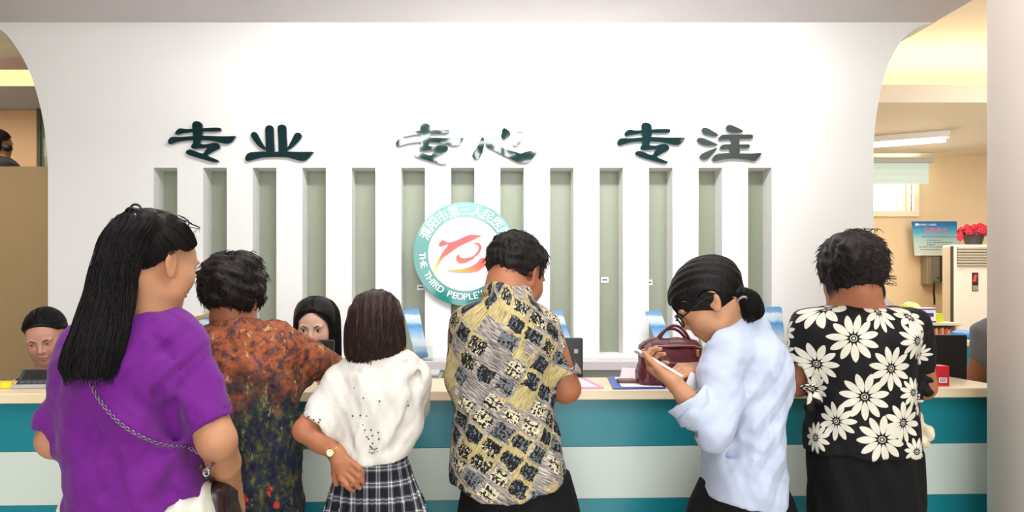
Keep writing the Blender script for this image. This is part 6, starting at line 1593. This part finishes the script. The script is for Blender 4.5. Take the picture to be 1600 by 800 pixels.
for i in range(5): box(bm, c[0]-.006-.003*i, c[0]+.006-.002*i+.006, DA-.009, DA-.0062, c[2]+.02-.011*i-.004, c[2]+.02-.011*i+.002)
bm_obj('red_display', bm, mat('red_led', (255, 60, 50), .4, emit=(255, 60, 40), es=2.5), ac)
bx('lower_panel', wx(1519, DA), wx(1527.5, DA), DA-.0075, DA-.0062, wz(454, DA), wz(446, DA), mat('panel_grey', (150, 140, 132), .4), ac)
bx('side_strip', ax0-.014, ax0-.0005, DA+.001, DA+.02, .02, za-.012, mat('dark_side_panel', (70, 60, 50), .6), ac)
line_text('small_mark', '~ °', 1502, 421, 5, DA-.001, M_DGREY, ac)
# pot with red flowers on the air conditioner
pot = thing('flower_pot', (wx(1520, DA+.09), DA+.085, za), 'dark grey pot of red flowers on top of the air conditioner', 'potted plant')
pc_ = np.array([wx(1521, DA+.085), DA+.085, za])
bm = bmesh.new(); cyl(bm, pc_+[0, 0, .038], .058, .076, seg=32, r2=.078); cyl(bm, pc_+[0, 0, .079], .084, .012, seg=32); bm_obj('pot', bm, mat('dark_pot', (70, 64, 60), .6), pot, bevel=.004)
bm = bmesh.new(); rg = np.random.default_rng(2)
for i in range(95):
    a, h_, r_ = rg.uniform(0, 6.28), rg.uniform(0, 1), rg.uniform(.2, 1)**.5
    c = pc_+np.array([.125*r_*math.cos(a)*(1-.25*h_), .10*r_*math.sin(a), .085+.085*h_*(1.15-.6*r_)])
    if i % 9 == 0: c = pc_+np.array([-.12-.02*rg.uniform(), -.03, .05+.03*rg.uniform()])
    for k in range(5):
        b_ = k*1.257+a; pr_ = Matrix.Translation(Vector(c)+Vector((.012*math.cos(b_), -.004, .012*math.sin(b_)))) @ Matrix.Rotation(b_, 4, 'Y') @ Matrix.Diagonal((1.2, .55, .9, 1))
        bmesh.ops.create_icosphere(bm, subdivisions=1, radius=.0115, matrix=pr_)
bm_obj('red_blossoms', bm, noisy('red_petal', (214, 40, 66), (180, 26, 48), 30, .6), pot, smooth=True)
bm = bmesh.new()
for i in range(26):
    a = rg.uniform(0, 6.28); c = pc_+np.array([.09*math.cos(a), .08*math.sin(a), .09+.02*rg.uniform()])
    bmesh.ops.create_icosphere(bm, subdivisions=1, radius=.022, matrix=Matrix.Translation(Vector(c)) @ Matrix.Rotation(a, 4, 'Z') @ Matrix.Diagonal((1.2, .5, .25, 1)))
bm_obj('leaves', bm, mat('leaf_green', (52, 84, 44), .6), pot, smooth=True)
# low cabinet with boxes
DC = 5.4
cb = thing('open_cabinet', (wx(1462, DC), DC+.15, 0), 'low cream cabinet with open shelf, below the tissue box', 'cabinet')
zc = wz(504, DC); c0, c1 = wx(1395, DC), wx(1498, DC); M_CB = noisy('cabinet_cream', (232, 220, 190), (226, 212, 182), 4, .5)
bx('top', c0-.01, c1+.01, DC-.01, DC+.32, zc-.02, zc, M_CB, cb, .003)
bx('side_panel', c1-.02, c1, DC, DC+.3, 0, zc-.0205, M_CB, cb); bx('side_panel', c0, c0+.02, DC, DC+.3, 0, zc-.0205, M_CB, cb)
bx('shelf', c0+.021, c1-.021, DC+.005, DC+.3, zc-.15, zc-.13, M_CB, cb); bx('back_panel', c0+.021, c1-.021, DC+.28, DC+.299, 0, zc-.0205, M_CB, cb)
M_ORG = [mat('orange_file', (216, 112, 60), .5), mat('pale_file', (222, 190, 150), .5), mat('red_file', (196, 80, 56), .5)]
nb_ = 12
for i in range(nb_):
    xa = wx(1452+i*3.2, DC); hgt = .060+.014*((i*7) % 5)/4
    o = bx('file_folder', xa, xa+.0125, DC+.02, DC+.2, zc-.1295, zc-.1295+hgt+.02, M_ORG[i % 3], bevel=.001)
    tag(o, 'narrow orange and cream folder standing on the cabinet shelf', 'folder', 'folders on the cabinet shelf')
tb = thing('tissue_box', (wx(1449, DC), DC+.06, zc), 'white and purple tissue box on the cream cabinet', 'tissue box')
x0, x1 = wx(1433, DC), wx(1463.5, DC); z1 = wz(481, DC)
bx('carton', x0, x1, DC+.01, DC+.12, zc, z1, M_PAPER, tb, .002)
M_PUR = mat('purple_print', (64, 48, 140), .5)
bx('purple_band', x0, x1, DC+.0085, DC+.0098, zc, zc+.010, M_PUR, tb); bx('purple_band', x0, x1, DC+.0085, DC+.0098, z1-.014, z1-.006, M_PUR, tb)
bx('purple_panel', wx(1441, DC), wx(1460, DC), DC+.0085, DC+.0098, wz(495, DC), wz(489, DC), M_PUR, tb)
M_LIME = mat('lime_card', (196, 206, 40), .5)
o = bx('lime_box', wx(1464.5, DC), wx(1478, DC), DC+.03, DC+.12, zc, wz(490, DC), M_LIME, bevel=.002); tag(o, 'small lime green box right of the tissue box', 'box')
bm = bmesh.new(); box(bm, wx(1418, DC), wx(1432, DC), DC+.03, DC+.14, zc, wz(485, DC)); o = bm_obj('lime_box', bm, M_LIME, bevel=.002); tag(o, 'lime green box left of the tissue box', 'box')
sh_ = [ell((wx(1448, DC), DC+.20, zc+.05), (.085, .05, .085)), cut((0, 0, zc+.0005), (0, 0, -1)), bumpy(.006, .04, 3)]
g0 = thing('plastic_bag', (wx(1448, DC), DC+.20, zc), 'pale green plastic bag behind the tissue box', 'bag'); sdf('bag_body', sh_, .006, mat('pale_green_plastic', (212, 220, 130), .4), g0)
# rear counter and blue folder
DR = 4.55
rcn = thing('rear_counter', (wx(1530, DR), DR+.2, 0), 'teal fronted rear counter in the right room', 'counter')
zr = wz(533, DR)
bx('top', wx(1400, DR), 3.6, DR-.01, DR+.42, zr-.03, zr, M_WOOD, rcn, .003)
bx('teal_front', wx(1404, DR), 3.6, DR, DR+.40, .08, zr-.0305, M_TEAL, rcn, .002)
bx('plinth', wx(1404, DR), 3.6, DR+.03, DR+.38, 0, .0795, M_DGREY, rcn)
bb = thing('blue_bag', (wx(1505, 4.75), 4.75, zr), 'bright blue soft pouch on the rear counter behind the monitor', 'bag')
c = np.array([wx(1505, 4.75), 4.75, zr+.022]); sdf('pouch', [ell(c, (.075, .06, .030)), ell(c+[.03, 0, -.004], (.06, .05, .02), None, .02), cut((0, 0, zr+.0005), (0, 0, -1)), bumpy(.003, .05, 2)], .005, mat('blue_nylon', (28, 128, 214), .4), bb)

# a tree outside the lobby's upper window (seen mirrored in the glossy characters)
tr0 = thing('outdoor_tree', (.35, -7.2, 0), 'leafy tree outside the entrance, mirrored in the glossy wall characters', 'tree')
tube('trunk', [(.35, -7.2, 0), (.38, -7.2, 1.5), (.30, -7.2, 2.9), (.42, -7.2, 3.9)], [.13, .11, .09, .05], noisy('bark', (96, 78, 58), (70, 56, 42), 12, .9), tr0, 10)
bm = bmesh.new(); rg = np.random.default_rng(5)
for i in range(230):
    a, r_, h_ = rg.uniform(0, 6.28), rg.uniform(0, 1)**.5, rg.uniform(-1, 1)
    c = Vector((.0+1.45*r_*math.cos(a), -7.2+.6*r_*math.sin(a), 4.0+.75*h_))
    bmesh.ops.create_icosphere(bm, subdivisions=1, radius=rg.uniform(.05, .12), matrix=Matrix.Translation(c) @ Matrix.Rotation(a, 4, 'X') @ Matrix.Diagonal((1.4, 1, .6, 1)))
bm_obj('crown', bm, noisy('tree_leaves', (70, 120, 50), (130, 160, 60), 8, .8), tr0)
struct(bx('floor_outside', -9, 9, -12, -6, -.12, -.01, M_LOBBY))
